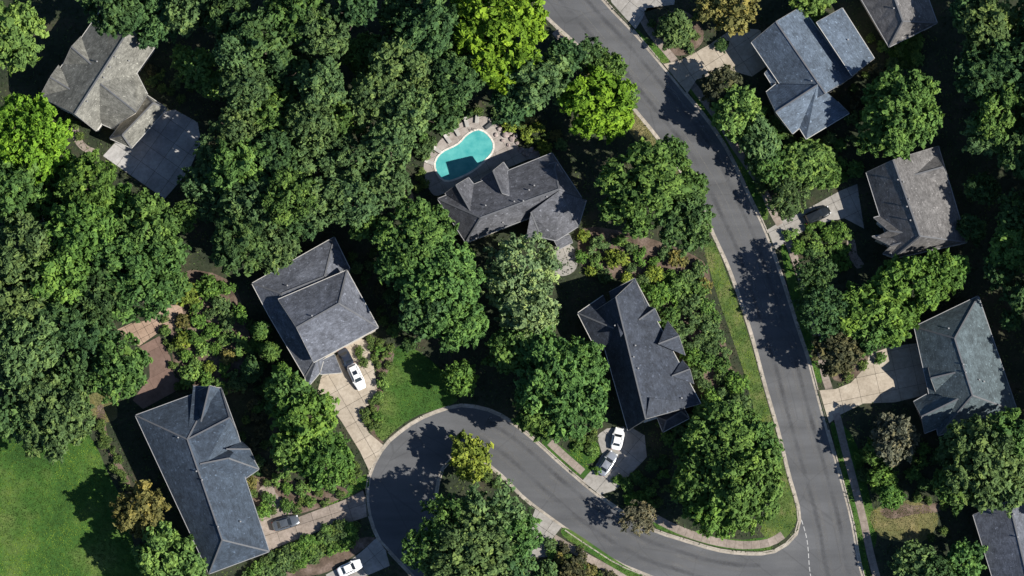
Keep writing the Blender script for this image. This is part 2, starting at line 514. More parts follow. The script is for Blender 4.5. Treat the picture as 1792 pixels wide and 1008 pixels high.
# sidewalks
def sidewalk(pts_px, width, mat, skip=()):
    line = [xy(*p) for p in catmull(pts_px, 5)]
    pts = resample(line, 1.5)
    t = np.gradient(pts, axis=0); t /= np.linalg.norm(t, axis=1)[:, None]
    n = np.c_[-t[:, 1], t[:, 0]]
    fv, ff = [], []
    for i in range(len(pts)):
        for s in (-1, 1):
            p = pts[i] + n[i] * s * width / 2
            fv.append((p[0], p[1], 0.005))
        if i:
            k = 2 * i
            ff.append((k - 2, k - 1, k + 1, k)[::-1])
    base = link('sidewalk', mesh('sidewalk', fv, [f[::-1] for f in ff], M['joint']))
    tag(base, kind='structure')
    for i in range(len(pts) - 1):
        d = pts[i + 1] - pts[i]; d /= np.linalg.norm(d)
        q = [pts[i] - n[i] * width / 2 + d * 0.02, pts[i + 1] - n[i + 1] * width / 2 - d * 0.02, pts[i + 1] + n[i + 1] * width / 2 - d * 0.02, pts[i] + n[i] * width / 2 + d * 0.02]
        c = (pts[i] + pts[i + 1]) / 2
        if any(inpoly([c[0]], [c[1]], dp)[0] for dp in drive_polys): continue
        link('slab', slab_solid('slab', [tuple(a) for a in q], 0.008, 0.022 + random.uniform(-0.004, 0.004), mat), base)
    return pts
WALKS = []
WALKS.append(sidewalk([(1120, 22), (1137, 54), (1178, 103), (1207, 142), (1235, 179), (1264, 219), (1283, 252), (1308, 288), (1335, 331), (1352, 370), (1370, 402), (1392, 455), (1412, 520), (1430, 590), (1443, 655), (1454, 690), (1467, 737), (1477, 779), (1494, 843), (1511, 911), (1524, 972), (1540, 1030)], 1.3, M['walk']))
WALKS.append(sidewalk([(962, 774), (990, 800), (1020, 826)], 1.3, M['walk']))
WALKS.append(sidewalk([(1135, 900), (1160, 914), (1200, 932), (1250, 947), (1300, 954), (1345, 950), (1370, 936)], 1.4, M['walk']))
WALKS.append(sidewalk([(969, 941), (1010, 966), (1050, 988), (1085, 1008), (1120, 1030)], 1.3, M['walk']))
WALKS.append(sidewalk([(970, 55), (1000, 85), (1040, 120), (1080, 168), (1100, 200)], 1.2, M['walk']))

# painted dashes across the junction and the worn seam down the main street
def stripe(name, a, b, w_, z, mat, parent):
    a = Vector((*xy(*a), 0)); b = Vector((*xy(*b), 0))
    d = (b - a).normalized(); n = Vector((-d.y, d.x, 0)) * w_ / 2
    vs = [a - n, b - n, b + n, a + n]
    return link(name, mesh(name, [(v.x, v.y, z) for v in vs], [(0, 1, 2, 3)], mat), parent)
for i in range(9):
    t0, t1 = i / 9 + 0.015, (i + 1) / 9 - 0.02
    f = lambda t: (1402 + 21 * t + 3 * math.sin(t * 5), 908 + 106 * t)
    stripe('road_dash', f(t0), f(t1), 0.12, -0.116, M['paint'], road)
seam = catmull([(1000, 0), (1060, 70), (1120, 140), (1170, 198), (1212, 254), (1241, 298), (1271, 352), (1298, 416)], 3)
for i in range(len(seam) - 1):
    if i % 3 != 0 or i > 10:
        a, b = seam[i], seam[i + 1]
        stripe('road_seam', a, (a[0] + (b[0] - a[0]) * 0.92, a[1] + (b[1] - a[1]) * 0.92), 0.1, -0.116, M['wornpaint'], road)

# wheel tracks: worn paler bands that follow the lanes
def mk_track(name, col, amount):
    m, nt, b, N, L = new_mat(name)
    p = wpos(N)
    a = N.new('ShaderNodeAttribute'); a.attribute_name = 'across'
    f = noise(N, L, p, 0.16, 5, 0.65)
    f2 = noise(N, L, p, 1.6, 4, 0.7)
    mu = N.new('ShaderNodeMath'); mu.operation = 'MULTIPLY'
    L.new(a.outputs['Fac'], mu.inputs[0]); L.new(maprange(N, L, f, 0.36, 0.66, 0, amount), mu.inputs[1])
    mu2 = N.new('ShaderNodeMath'); mu2.operation = 'MULTIPLY'
    L.new(mu.outputs[0], mu2.inputs[0]); L.new(maprange(N, L, f2, 0.3, 0.6, 0.35, 1.0), mu2.inputs[1])
    L.new(mu2.outputs[0], b.inputs['Alpha'])
    b.inputs['Base Color'].default_value = (*col, 1)
    b.inputs['Roughness'].default_value = 0.85
    return m
TRK = [mk_track('worn_lane', (0.16, 0.16, 0.158), 0.6), mk_track('oil_lane', (0.045, 0.046, 0.05), 0.55)]
def track(line, off, wd, mat, z):
    pts = resample(line, 2.0)
    t = np.gradient(pts, axis=0); t /= np.linalg.norm(t, axis=1)[:, None]
    n = np.c_[-t[:, 1], t[:, 0]]
    vs, fs, ac = [], [], []
    for i in range(len(pts)):
        for k, (s_, v) in enumerate(((-0.5, 0.0), (-0.15, 1.0), (0.15, 1.0), (0.5, 0.0))):
            q_ = pts[i] + n[i] * (off + s_ * wd)
            vs.append((q_[0], q_[1], z)); ac.append(v)
        if i:
            for k in range(3):
                a = 4 * (i - 1) + k
                fs.append((a, a + 4, a + 5, a + 1)[::-1])
    me = mesh('wheel_track', vs, fs, mat)
    me.attributes.new('across', 'FLOAT', 'POINT').data.foreach_set('value', ac)
    link('wheel_track', me, road)
main_r = cR[8:]
street_n = [xy(*p) for p in catmull([(1330, 967), (1300, 967), (1254, 961), (1204, 946), (1143, 926), (1090, 895), (1038, 858), (1018, 841), (984, 812), (940, 772), (900, 740), (862, 718)], 4)]
for kz, (off, wd, mi) in enumerate([(1.5, 0.9, 0), (2.35, 1.0, 1), (3.2, 0.9, 0), (5.2, 0.9, 0), (6.0, 1.0, 1), (6.8, 0.9, 0)]):
    track(main_r, off, wd, TRK[mi], -0.117 + kz * 0.0001)
for kz, (off, wd, mi) in enumerate([(1.4, 0.9, 0), (2.2, 1.0, 1), (3.0, 0.9, 0), (4.6, 0.9, 0), (5.4, 1.0, 1), (6.2, 0.9, 0)]):
    track(street_n, off, wd, TRK[mi], -0.1185 + kz * 0.0001)

# lawns and beds (sheets)
LAWNS, BEDS = [], []
def lawn(pts, mat='lawn', z=0.008, smooth=3, name='lawn'):
    p = px_poly(pts, smooth)
    o = link(name, sheet_mesh(name, p, z, M[mat]))
    tag(o, kind='structure')
    (LAWNS if name == 'lawn' else BEDS).append((p, mat))
lawn([(-40, 740), (60, 745), (130, 740), (165, 775), (190, 830), (215, 880), (235, 960), (240, 1040), (-40, 1040)])
lawn([(700, 605), (720, 608), (765, 640), (800, 690), (790, 708), (733, 726), (697, 748), (668, 772), (655, 752), (668, 700), (676, 660), (685, 620)], z=0.009)
lawn([(1232, 430), (1250, 425), (1272, 480), (1296, 545), (1315, 605), (1332, 668), (1358, 760), (1376, 832), (1390, 880), (1394, 905), (1388, 925), (1366, 945), (1330, 930), (1355, 880), (1345, 800), (1320, 720), (1298, 640), (1270, 560), (1250, 500)], 'verge', z=0.009)
lawn([(1145, 906), (1200, 925), (1250, 938), (1300, 945), (1345, 940), (1350, 962), (1300, 963), (1254, 957), (1204, 942), (1150, 925)], z=0.004, smooth=2)
lawn([(1112, 52), (1125, 60), (1172, 102), (1158, 110), (1138, 86)], z=0.004, smooth=2)
lawn([(1205, 160), (1215, 158), (1255, 214), (1290, 270), (1330, 335), (1345, 372), (1336, 385), (1312, 334), (1300, 308), (1272, 252), (1238, 204)], z=0.004, smooth=2)
lawn([(1365, 430), (1378, 440), (1400, 510), (1422, 590), (1440, 660), (1430, 668), (1416, 622), (1400, 575), (1384, 522)], z=0.004, smooth=2)
lawn([(1453, 745), (1462, 742), (1475, 800), (1492, 862), (1508, 930), (1522, 1000), (1530, 1030), (1520, 1030), (1506, 978), (1497, 918), (1480, 850), (1462, 783)], z=0.004, smooth=2)
lawn([(1476, 745), (1500, 780), (1520, 860), (1530, 900), (1535, 930), (1530, 960), (1520, 930), (1502, 860), (1484, 790)], z=0.004, smooth=2)
lawn([(1525, 895), (1590, 875), (1635, 895), (1640, 920), (1610, 950), (1560, 945), (1535, 935)], 'drylawn', z=0.005)
lawn([(948, 775), (965, 770), (1030, 815), (1040, 820), (1022, 838), (988, 812)], z=0.004, smooth=2)
lawn([(1000, 770), (1040, 770), (1050, 795), (1030, 812), (1000, 795)], z=0.005)
lawn([(983, 925), (1000, 928), (1045, 958), (1090, 988), (1130, 1012), (1110, 1022), (1060, 985), (1010, 955), (985, 938)], z=0.004, smooth=2)
lawn([(590, 880), (610, 850), (640, 830), (646, 850), (636, 855), (606, 871), (560, 885)], z=0.004, smooth=2)
lawn([(155, 690), (195, 695), (205, 730), (180, 740), (160, 735)], 'drylawn', z=0.006)
lawn([(1550, 60), (1600, 40), (1615, 80), (1590, 120), (1560, 105)], 'lawn', z=0.006)
lawn([(985, 60), (1020, 95), (1110, 195), (1160, 262), (1200, 320), (1190, 330), (1100, 230), (1010, 110), (970, 60)], 'drylawn', z=0.003, smooth=2)
def bed(pts, mat='mulch', z=0.006, smooth=3): lawn(pts, mat, z, smooth, 'planting_bed')
bed([(1140, 60), (1160, 25), (1200, 20), (1230, 50), (1225, 80), (1190, 98), (1165, 85)], z=0.011)
bed([(640, 590), (670, 600), (690, 620), (675, 660), (668, 700), (655, 752), (672, 775), (660, 770), (642, 740), (660, 690), (655, 630)], z=0.013)
bed([(430, 835), (500, 840), (590, 850), (605, 868), (522, 900), (470, 895), (445, 880)], z=0.012)
bed([(1020, 400), (1110, 410), (1200, 440), (1240, 470), (1230, 520), (1150, 500), (1090, 490), (1020, 470)], z=0.011)
bed([(1455, 660), (1490, 625), (1520, 625), (1508, 648), (1485, 668)], z=0.012)
bed([(168, 718), (182, 712), (190, 770), (226, 838), (220, 846), (182, 776)], z=0.013)
bed([(560, 960), (600, 950), (640, 940), (655, 945), (600, 985), (560, 1005), (500, 1008), (520, 985)], z=0.012)
bed([(1540, 895), (1560, 875), (1600, 885), (1640, 880), (1645, 895), (1600, 900), (1560, 908)], z=0.012)
bed([(310, 480), (400, 490), (430, 560), (440, 640), (400, 690), (320, 670), (300, 600)], z=0.011)
bed([(1120, 505), (1160, 515), (1190, 560), (1230, 640), (1225, 720), (1300, 720), (1270, 600), (1240, 520)], z=0.01, smooth=0)

# ------------------------------------------------------------------ terraces, court, paths
COURT = [(180, 273), (205, 246), (260, 200), (306, 192), (346, 214), (352, 250), (330, 300), (288, 348)]
paved('courtyard', px_poly(COURT), R(-35), (3.0, 3.0), M['court'])
TERR = [(204, 577), (229, 566), (262, 560), (276, 548), (314, 524), (324, 560), (312, 575), (283, 578), (243, 606)]
paved('terrace', px_poly(TERR), R(28), (1.5, 1.5), M['terrace'])
BROWN = [(244, 607), (279, 588), (298, 624), (306, 660), (330, 672), (250, 716), (232, 700), (262, 660), (261, 631)]
paved('brown_terrace', px_poly(BROWN, z=0.0), R(28), (4.2, 4.2), M['brown'], gap=0.03)
paved('garden_path', px_poly([(122, 226), (136, 219), (140, 236), (152, 254), (168, 262), (160, 272), (140, 260), (128, 244)], 3), R(30), (1.4, 1.4), M['walk'])
paved('patio', px_poly([(972, 432), (998, 428), (1010, 448), (1008, 470), (992, 482), (970, 480), (975, 458)], 3), R(20), (3.0, 3.0), M['cgrey'])
paved('garden_path', px_poly([(452, 858), (474, 842), (482, 862), (500, 880), (516, 902), (480, 902), (466, 880)], 2), R(18), (1.5, 1.5), M['walk'])
paved('garden_path', px_poly([(704, 336), (718, 330), (725, 352), (714, 366), (702, 352)], 2), R(18), (1.5, 1.5), M['terrace'])
paved('garden_path', px_poly([(1482, 418), (1496, 420), (1500, 445), (1512, 462), (1500, 470), (1486, 450)], 2), R(70), (1.4, 1.4), M['walk'])

# ------------------------------------------------------------------ swimming pool
zp = lambda pts: [(720 + x / 6.3, 190 + y / 6.3) for x, y in pts]
DECK = zp([(135, 640), (160, 540), (250, 440), (330, 330), (430, 230), (560, 150), (640, 110), (740, 85), (860, 100), (950, 180), (1000, 260), (1100, 330), (1190, 430), (1280, 440), (1400, 470), (1410, 540), (1290, 560), (1100, 640), (900, 720), (700, 820), (500, 880), (300, 960), (220, 930), (160, 800)])
deck_poly = px_poly(DECK, 2)
paved('pool_deck', deck_poly, R(28), (2.2, 2.2), M['pooldeck'], z=0.03)
POOL = zp([(740, 240), (800, 262), (860, 318), (895, 380), (900, 430), (878, 490), (835, 540), (780, 590), (720, 645), (640, 700), (540, 748), (430, 788), (370, 788), (312, 745), (275, 675), (268, 600), (300, 530), (370, 470), (460, 430), (540, 380), (600, 310), (680, 255)])
pool_line = px_poly(POOL, 4)
pc = np.mean(np.array(pool_line), axis=0)
pool = empty('swimming_pool', (pc[0], pc[1], 0))
tag(pool, 'kidney shaped turquoise swimming pool behind the dark roofed house', 'pool')
loc = [(p[0] - pc[0], p[1] - pc[1]) for p in pool_line]
link('water', slab_solid('water', loc, 0.02, 0.07, M['water']), pool)
cp = resample(loc + [loc[0]], 0.9)
t = np.roll(cp[:-1], -1, 0) - np.roll(cp[:-1], 1, 0); t /= np.linalg.norm(t, axis=1)[:, None]
nn = np.c_[t[:, 1], -t[:, 0]] * (1 if area2(loc) > 0 else -1)
m_ = len(cp) - 1
for i in range(m_):
    j = (i + 1) % m_
    d = (cp[j] - cp[i]) / np.linalg.norm(cp[j] - cp[i]) * 0.012
    q = [cp[i] + d, cp[j] - d, cp[j] + nn[j] * 0.32 - d, cp[i] + nn[i] * 0.32 + d]
    link('coping_stone', slab_solid('coping_stone', [tuple(a) for a in q], 0.03, 0.12, M['coping']), pool)
lad = []
for k in (-0.25, 0.25):
    for zz in (0.35,):
        lad.append(((0, k, 0.45), (0.05, 0.05, 0.75))); lad.append(((-0.25, k, 0.8), (0.55, 0.05, 0.05)))
lo = link('ladder', boxes_mesh('ladder', lad, M['metal']), pool)
p = at(*zp([(700, 236)])[0]); lo.location = (p.x - pc[0], p.y - pc[1], 0.05); lo.rotation_euler = (0, 0, R(110))

def lounger(px, py, rz, label, dark=False):
    p = at(px, py, 0.05)
    e = empty('sun_lounger', (p.x, p.y, 0.034), rz)
    tag(e, label, 'sun lounger', 'sun loungers on the pool deck')
    mt = M['darkfab'] if dark else M['fabric']
    link('frame', boxes_mesh('frame', [((0, 0.3, 0.28), (1.9, 0.05, 0.06)), ((0, -0.3, 0.28), (1.9, 0.05, 0.06))], M['white']), e)
    for sx in (-0.85, 0.85):
        for sy in (-0.3, 0.3):
            link('leg', boxes_mesh('leg', [((sx, sy, 0.125), (0.05, 0.05, 0.25))], M['white']), e)
    link('mattress', boxes_mesh('mattress', [((-0.3, 0, 0.36), (1.25, 0.62, 0.1))], mt), e)
    b = link('backrest', boxes_mesh('backrest', [((0.33, 0, 0.05), (0.66, 0.62, 0.1))], mt), e)
    b.location = (0.33, 0, 0.33); b.rotation_euler = (0, R(-35), 0)
    return e
for px_, py_, rz, lab, dk in [
    (799, 230, R(120), 'pale sun lounger on the upper left rim of the pool deck', False),
    (783, 243, R(125), 'pale sun lounger on the pool deck, next down from the upper left one', False),
    (816, 214, R(105), 'pale sun lounger left of the topmost bend of the pool deck', False),
    (835, 207, R(85), 'pale sun lounger at the topmost point of the pool deck', False),
    (751, 284, R(160), 'pale sun lounger at the far left end of the pool deck', False),
    (764, 262, R(145), 'pale sun lounger midway along the left rim of the pool deck', False),
    (857, 219, R(40), 'dark sun lounger on the upper right of the pool deck', True)]:
    lounger(px_, py_, rz, lab, dk)

def rock_mesh(seed):
    bm = bmesh.new()
    bmesh.ops.create_icosphere(bm, subdivisions=2, radius=1)
    rs = np.random.RandomState(seed)
    ax = rs.normal(size=(7, 3)); ax /= np.linalg.norm(ax, axis=1)[:, None]
    for v in bm.verts:
        c = np.array(v.co)
        for a, lim in zip(ax, rs.uniform(0.62, 0.9, 7)):
            d = c @ a
            if d > lim: c = c - a * (d - lim)
        v.co = Vector(c * np.array((1, 0.8, 0.6)))
    me = bpy.data.meshes.new('boulder'); bm.to_mesh(me); bm.free()
    me.materials.append(M['rock'])
    return me
ROCKS = [rock_mesh(i) for i in range(5)]
random.seed(11)
rk = [(874, 226), (885, 236), (893, 232), (880, 246), (896, 243), (905, 250), (890, 254), (912, 262), (920, 270), (930, 262), (938, 268), (902, 238), (868, 236)]
rk_lab = ['highest grey boulder of the heap right of the pool', 'grey boulder below the highest one right of the pool', 'grey boulder on the upper right of the heap by the pool', 'grey boulder on the left middle of the heap by the pool', 'grey boulder in the centre of the heap right of the pool', 'grey boulder right of the centre of the heap by the pool', 'grey boulder on the lower left of the heap by the pool', 'grey boulder on the lower right of the heap by the pool', 'lowest grey boulder of the heap right of the pool', 'grey boulder second from the right of the poolside heap', 'rightmost grey boulder of the poolside heap', 'grey boulder upper middle of the heap by the pool', 'leftmost grey boulder of the poolside heap']
for i, (px_, py_) in enumerate(rk):
    p = at(px_, py_, 0.2); s = random.uniform(0.35, 0.75)
    o = link('boulder', ROCKS[i % 5]); o.location = (p.x, p.y, 0.03 + s * 0.3); o.scale = (s, s, s); o.rotation_euler = (0, 0, random.uniform(0, 6.28))
    tag(o, rk_lab[i], 'boulder', 'boulders right of the pool')

# ------------------------------------------------------------------ houses
HOUSES = {}
def orient(vs, poly):
    n = Vector((0, 0, 0))
    for i in range(len(poly)):
        a, b = vs[poly[i]], vs[poly[(i + 1) % len(poly)]]
        n += a.cross(b)
    return list(poly) if n.z > 0 else list(poly)[::-1]
def strip_box(a, b, w_, h, mat, name, parent, up=0.0, out=None):
    d = (b - a)
    if d.length < 0.3: return None
    d.normalize()
    side = d.cross(Vector((0, 0, 1))).normalized()
    upv = side.cross(d).normalized()
    vs = []
    for z in (-h / 2, h / 2):
        for p, s in ((a, -1), (b, -1), (b, 1), (a, 1)):
            vs.append(p + side * s * w_ / 2 + upv * (z + up) + (out if out else Vector((0, 0, 0))))
    return link(name, mesh(name, vs, BOXF, mat), parent)
def house(name, label, masses, roof, wall, ref, vents=(), doors=(), trim=None):
    p0 = at(*ref, 0)
    base = Vector((p0.x, p0.y, 0))
    H = empty(name, base)
    tag(H, label, 'house', 'detached houses')
    trim = M['gutter'] if trim is not M['white'] else M['palegut']
    info = []
    for ms in masses:
        typ = ms[0]
        valley = set(); flat = set()
        if typ == 'hip':
            _, A, B, C, D, r1, r2, ze, zr, g1, g2 = ms
            A, B, C, D = [(*q, ze) if len(q) == 2 else q for q in (A, B, C, D)]
            r1, r2 = [(*q, zr) if len(q) == 2 else q for q in (r1, r2)]
            def lp(a, b, t): return tuple(round(a[i] + (b[i] - a[i]) * t, 3) for i in range(3))
            ns = 5
            e1 = [lp(B, C, k / ns) for k in range(ns + 1)]; rr_ = [lp(r1, r2, k / ns) for k in range(ns + 1)]; e2 = [lp(A, D, k / ns) for k in range(ns + 1)]
            A, D, B, C, r1, r2 = e2[0], e2[-1], e1[0], e1[-1], rr_[0], rr_[-1]
            fac = []
            for k in range(ns):
                fac.append([e1[k], e1[k + 1], rr_[k + 1], rr_[k]]); fac.append([e2[k + 1], e2[k], rr_[k], rr_[k + 1]])
            flat = {frozenset((e1[k], rr_[k])) for k in range(ns + 1)} | {frozenset((e2[k], rr_[k])) for k in range(ns + 1)}
            flat -= {frozenset((e1[0], rr_[0])), frozenset((e1[-1], rr_[-1])), frozenset((e2[0], rr_[0])), frozenset((e2[-1], rr_[-1]))}
            if not g1: fac.append([A, B, r1])
            if not g2: fac.append([C, D, r2])
        elif typ == 'x':
            _, A, B, ro, ri, ze, zo, zi = ms
            A = (*A, ze) if len(A) == 2 else A
            B = (*B, ze) if len(B) == 2 else B
            ro = (*ro, zo); ri = (*ri, zi)
            fac = [[A, ro, ri], [B, ri, ro]]
            valley = {frozenset((A, ri)), frozenset((B, ri))}
        else:
            fac = ms[1]
            if len(ms) > 2:
                valley = {frozenset(e) for e in ms[2]}
        keys, vs = {}, []
        fi = []
        for f in fac:
            ids = []
            for q in f:
                if q not in keys:
                    keys[q] = len(vs); vs.append(at(*q) - base)
                ids.append(keys[q])
            fi.append(orient(vs, ids))
        info.append((fac, keys, vs, fi, valley, flat))
    # footprints for burying tests
    foots = []
    for fac, keys, vs, fi, valley, flat in info:
        foots.append([[(vs[i].x, vs[i].y) for i in f] for f in fi])
    rv, rf = [], []
    trims, caps, wallsegs = [], [], []
    for mi, (fac, keys, vs, fi, valley, flat) in enumerate(info):
        inv = {i: k for k, i in keys.items()}
        edges = {}
        for f in fi:
            for i in range(len(f)):
                edges[(f[i], f[(i + 1) % len(f)])] = f
        off = len(rv)
        n = len(vs)
        rv += vs + [v - Vector((0, 0, 0.16)) for v in vs]
        for f in fi:
            rf.append(tuple(off + i for i in f))
            rf.append(tuple(off + n + i for i in reversed(f)))
        bnd = {}
        for (a, b), f in edges.items():
            if (b, a) in edges:
                if a < b:
                    g = edges[(b, a)]
                    def nrm(ff):
                        q = Vector((0, 0, 0))
                        for i in range(len(ff)): q += vs[ff[i]].cross(vs[ff[(i + 1) % len(ff)]])
                        return q.normalized()
                    n1, n2 = nrm(f), nrm(g)
                    cf = sum((vs[i] for i in g), Vector()) / len(g)
                    conv = (cf - vs[a]).dot(n1) < -0.02
                    if conv and frozenset((inv[a], inv[b])) not in flat: caps.append((vs[a].copy(), vs[b].copy()))
            else:
                rf.append((off + a, off + a + n, off + b + n, off + b))
                bnd[a] = b
                if frozenset((inv[a], inv[b])) not in valley:
                    trims.append((vs[a].copy(), vs[b].copy()))
        # loops -> walls
        seen = set()
        for s in list(bnd):
            if s in seen: continue
            loop = [s]; seen.add(s); c = bnd[s]
            while c != s and c in bnd and c not in seen:
                loop.append(c); seen.add(c); c = bnd[c]
            if c != s or len(loop) < 3: continue
            P = [vs[i] for i in loop]
            m = len(P)
            ins = []
            for i in range(m):
                d1 = (P[i] - P[i - 1]).xy.normalized(); d2 = (P[(i + 1) % m] - P[i]).xy.normalized()
                n1 = Vector((-d1.y, d1.x)); n2 = Vector((-d2.y, d2.x))
                k = n1 + n2
                if k.length < 0.3: k = n1
                else: k = k / max(0.35, k.dot(n1))
                q = P[i].xy + k * 0.45
                ins.append((q.x, q.y, max(2.2, P[i].z - 0.3)))
            for i in range(m):
                j = (i + 1) % m
                if frozenset((inv[loop[i]], inv[loop[j]])) in valley: continue
                wallsegs.append((mi, Vector(ins[i]), Vector(ins[j])))
    wv, wf = [], []
    for mi, a, b in wallsegs:
        k = len(wv)
        wv += [(a.x, a.y, 0), (b.x, b.y, 0), tuple(b), tuple(a)]
        wf.append((k, k + 1, k + 2, k + 3))
    W = link('wall', mesh('wall', wv, wf, wall), H)
    Rf = link('roof', mesh('roof', rv, rf, roof), H)
    for a, b in caps:
        strip_box(a, b, 0.26, 0.07, M['ridge'], 'ridge_cap', Rf, 0.02)
    for a, b in trims:
        out = (b - a).cross(Vector((0, 0, 1))).normalized() * 0.06
        if abs(a.z - b.z) < 0.35:
            strip_box(a, b, 0.11, 0.13, trim, 'gutter', Rf, -0.06, out)
        else:
            strip_box(a, b, 0.07, 0.18, M['rake'], 'rake_board', Rf, -0.05, out * 0.85)
    # windows on walls that are not buried in another mass
    nwin = 0
    for mi, a, b in wallsegs:
        L_ = (b - a).xy.length
        zt = min(a.z, b.z)
        if L_ < 3.0 or zt < 2.5: continue
        d = (b - a).xy.normalized(); nO = Vector((d.y, -d.x))
        cnt = int(L_ / 3.4)
        for q in range(cnt):
            c = a.xy + d * (L_ * (q + 0.5) / cnt)
            test = c + nO * 0.8
            if any(inpoly([test.x], [test.y], f)[0] for mj, ff in enumerate(foots) if mj != mi for f in ff): continue
            for zc in ((1.5, 4.2) if zt > 5.0 else (1.5,)):
                rz = math.atan2(d.y, d.x)
                cc = c + nO * 0.03
                wn = link('window', boxes_mesh('window', [((cc.x, cc.y, zc), (1.2, 0.1, 1.5), rz)], M['white']), H)
                c2 = c + nO * 0.07
                link('pane', boxes_mesh('pane', [((c2.x, c2.y, zc), (0.98, 0.05, 1.28), rz)], M['pane']), wn)
                nwin += 1
    # doors
    for kind, px_, py_, wd, ht in doors:
        t_ = at(px_, py_, 1.0) - base
        best = None
        for mi, a, b in wallsegs:
            d = (b - a).xy; L_ = d.length
            if L_ < wd: continue
            u = min(max((t_.xy - a.xy).dot(d / L_), wd / 2), L_ - wd / 2)
            c = a.xy + d / L_ * u
            dist = (c - t_.xy).length
            if best is None or dist < best[0]: best = (dist, c, d / L_)
        _, c, d = best
        nO = Vector((d.y, -d.x)); c = c + nO * 0.09
        rz = math.atan2(d.y, d.x)
        dd = link(kind, boxes_mesh(kind, [((c.x, c.y, ht / 2), (wd, 0.1, ht), rz)], M['door']), H)
        if kind == 'garage_door':
            for k in range(4):
                c3 = c + nO * 0.06
                link('panel', boxes_mesh('panel', [((c3.x, c3.y, ht * (k + 0.5) / 4), (wd - 0.2, 0.04, ht / 4 - 0.06), rz)], M['door']), dd)
        else:
            c3 = c + nO * 0.08 + d * (wd * 0.35)
            link('handle', boxes_mesh('handle', [((c3.x, c3.y, 1.0), (0.05, 0.1, 0.14), rz)], M['metal']), dd)
    # vents
    tris = []
    for f in rf[::1]:
        for i in range(1, len(f) - 1):
            tris.append((rv[f[0]], rv[f[i]], rv[f[i + 1]]))
    for px_, py_ in vents:
        d = ray(px_, py_); best = None
        for a, b, c in tris:
            h = intersect_ray_tri(a, b, c, d, CAMP - base, True)
            if h is not None and (best is None or h.z > best.z): best = h
        if best is None: continue
        me = bpy.data.meshes.get('vent_pipe')
        if me is None:
            bm = bmesh.new()
            bmesh.ops.create_cone(bm, segments=10, radius1=0.1, radius2=0.08, depth=0.6, cap_ends=True)
            bmesh.ops.create_cone(bm, segments=10, radius1=0.15, radius2=0.12, depth=0.08, cap_ends=True, matrix=Matrix.Translation((0, 0, 0.3)))
            me = bpy.data.meshes.new('vent_pipe'); bm.to_mesh(me); bm.free(); me.materials.append(M['gutter'])
        v = link('vent_pipe', me, Rf); v.location = best + Vector((0, 0, 0.15))
    HOUSES[name] = H
    FOOT.extend([[(x + base.x, y + base.y) for x, y in f] for ff in foots for f in ff])
    return H
FOOT = []
M['ridge'] = plain('ridge_shingle', (0.1, 0.104, 0.112), 0.8)
def tri(c): return [tuple(x * k for x in c) for k in (0.76, 1.0, 1.26)]
RM = dict(
    taupe=roof_mat('taupe_shingles', *tri((0.145, 0.144, 0.127))),
    slate=roof_mat('slate_shingles', *tri((0.09, 0.098, 0.118))),
    char=roof_mat('charcoal_shingles', *tri((0.034, 0.041, 0.055))),
    char2=roof_mat('faded_charcoal_shingles', *tri((0.082, 0.085, 0.096))),
    navy=roof_mat('blue_black_shingles', *tri((0.038, 0.053, 0.074))),
    blue=roof_mat('blue_grey_shingles', *tri((0.078, 0.102, 0.134))),
    grey=roof_mat('grey_shingles', *tri((0.105, 0.102, 0.101))),
    teal=roof_mat('green_grey_shingles', *tri((0.066, 0.088, 0.098))))

house('house', 'taupe roofed house among trees in the top left corner', [
    ('hip', (71, 169), (168, 229), (274, 78), (176, 18), (131, 199), (227, 50), 5.6, 9.6, True, True),
    ('x', (70, 169), (103, 114), (88, 135), (129, 160), 5.5, 7.6, 7.7),
    ('x', (110, 115), (142, 64), (125, 82), (164, 116), 5.5, 7.9, 8.1),
    ('f', [[(176, 147, 9.0), (238, 196, 8.8), (195, 224, 5.5), (150, 205, 5.5)], [(176, 147, 9.0), (238, 196, 8.8), (258, 165, 5.5), (236, 122, 5.5)]]),
    ('hip', (192, 242), (230, 259), (292, 190), (252, 163), (214, 236), (268, 180), 3.6, 5.4, False, False)],
    RM['taupe'], M['wall_cream'], (170, 130), vents=[(193, 118), (182, 136), (202, 100), (153, 178), (170, 108), (226, 107)], doors=[('front_door', 176, 225, 1.1, 2.2), ('garage_door', 240, 235, 4.6, 2.3)], trim=M['white'])

house('house', 'slate grey two tier hipped house above the driveway with the white car', [
    ('hip', (487, 524), (549, 634), (662, 573), (607, 473), (519, 573), (593, 531), 7.0, 10.0, True, False),
    ('f', [[(441, 496, 4.4), (492, 514, 6.5), (568, 484, 6.5), (585, 415, 4.4)],
           [(441, 496, 4.4), (492, 514, 6.5), (470, 551, 4.4)],
           [(585, 415, 4.4), (612, 470, 4.4), (568, 484, 6.5)],
           [(470, 551, 4.4), (492, 514, 6.5), (556, 622, 6.5), (534, 660, 4.4)],
           [(534, 660, 4.4), (556, 622, 6.5), (560, 652, 4.4), (538, 678, 4.4)],
           [(492, 514, 6.5), (568, 484, 6.5), (556, 622, 6.5)], [(568, 484, 6.5), (612, 470, 4.4), (556, 622, 6.5)], [(612, 470, 4.4), (560, 652, 4.4), (556, 622, 6.5)]]),
    ('f', [[(549, 638, 4.6), (585, 620, 4.6), (598, 652, 3.2), (561, 655, 3.2)]])],
    RM['slate'], M['wall_cream'], (555, 560), vents=[(546, 553), (503, 500)], doors=[('garage_door', 610, 606, 4.8, 2.3), ('front_door', 575, 655, 1.1, 2.2)], trim=M['white'])

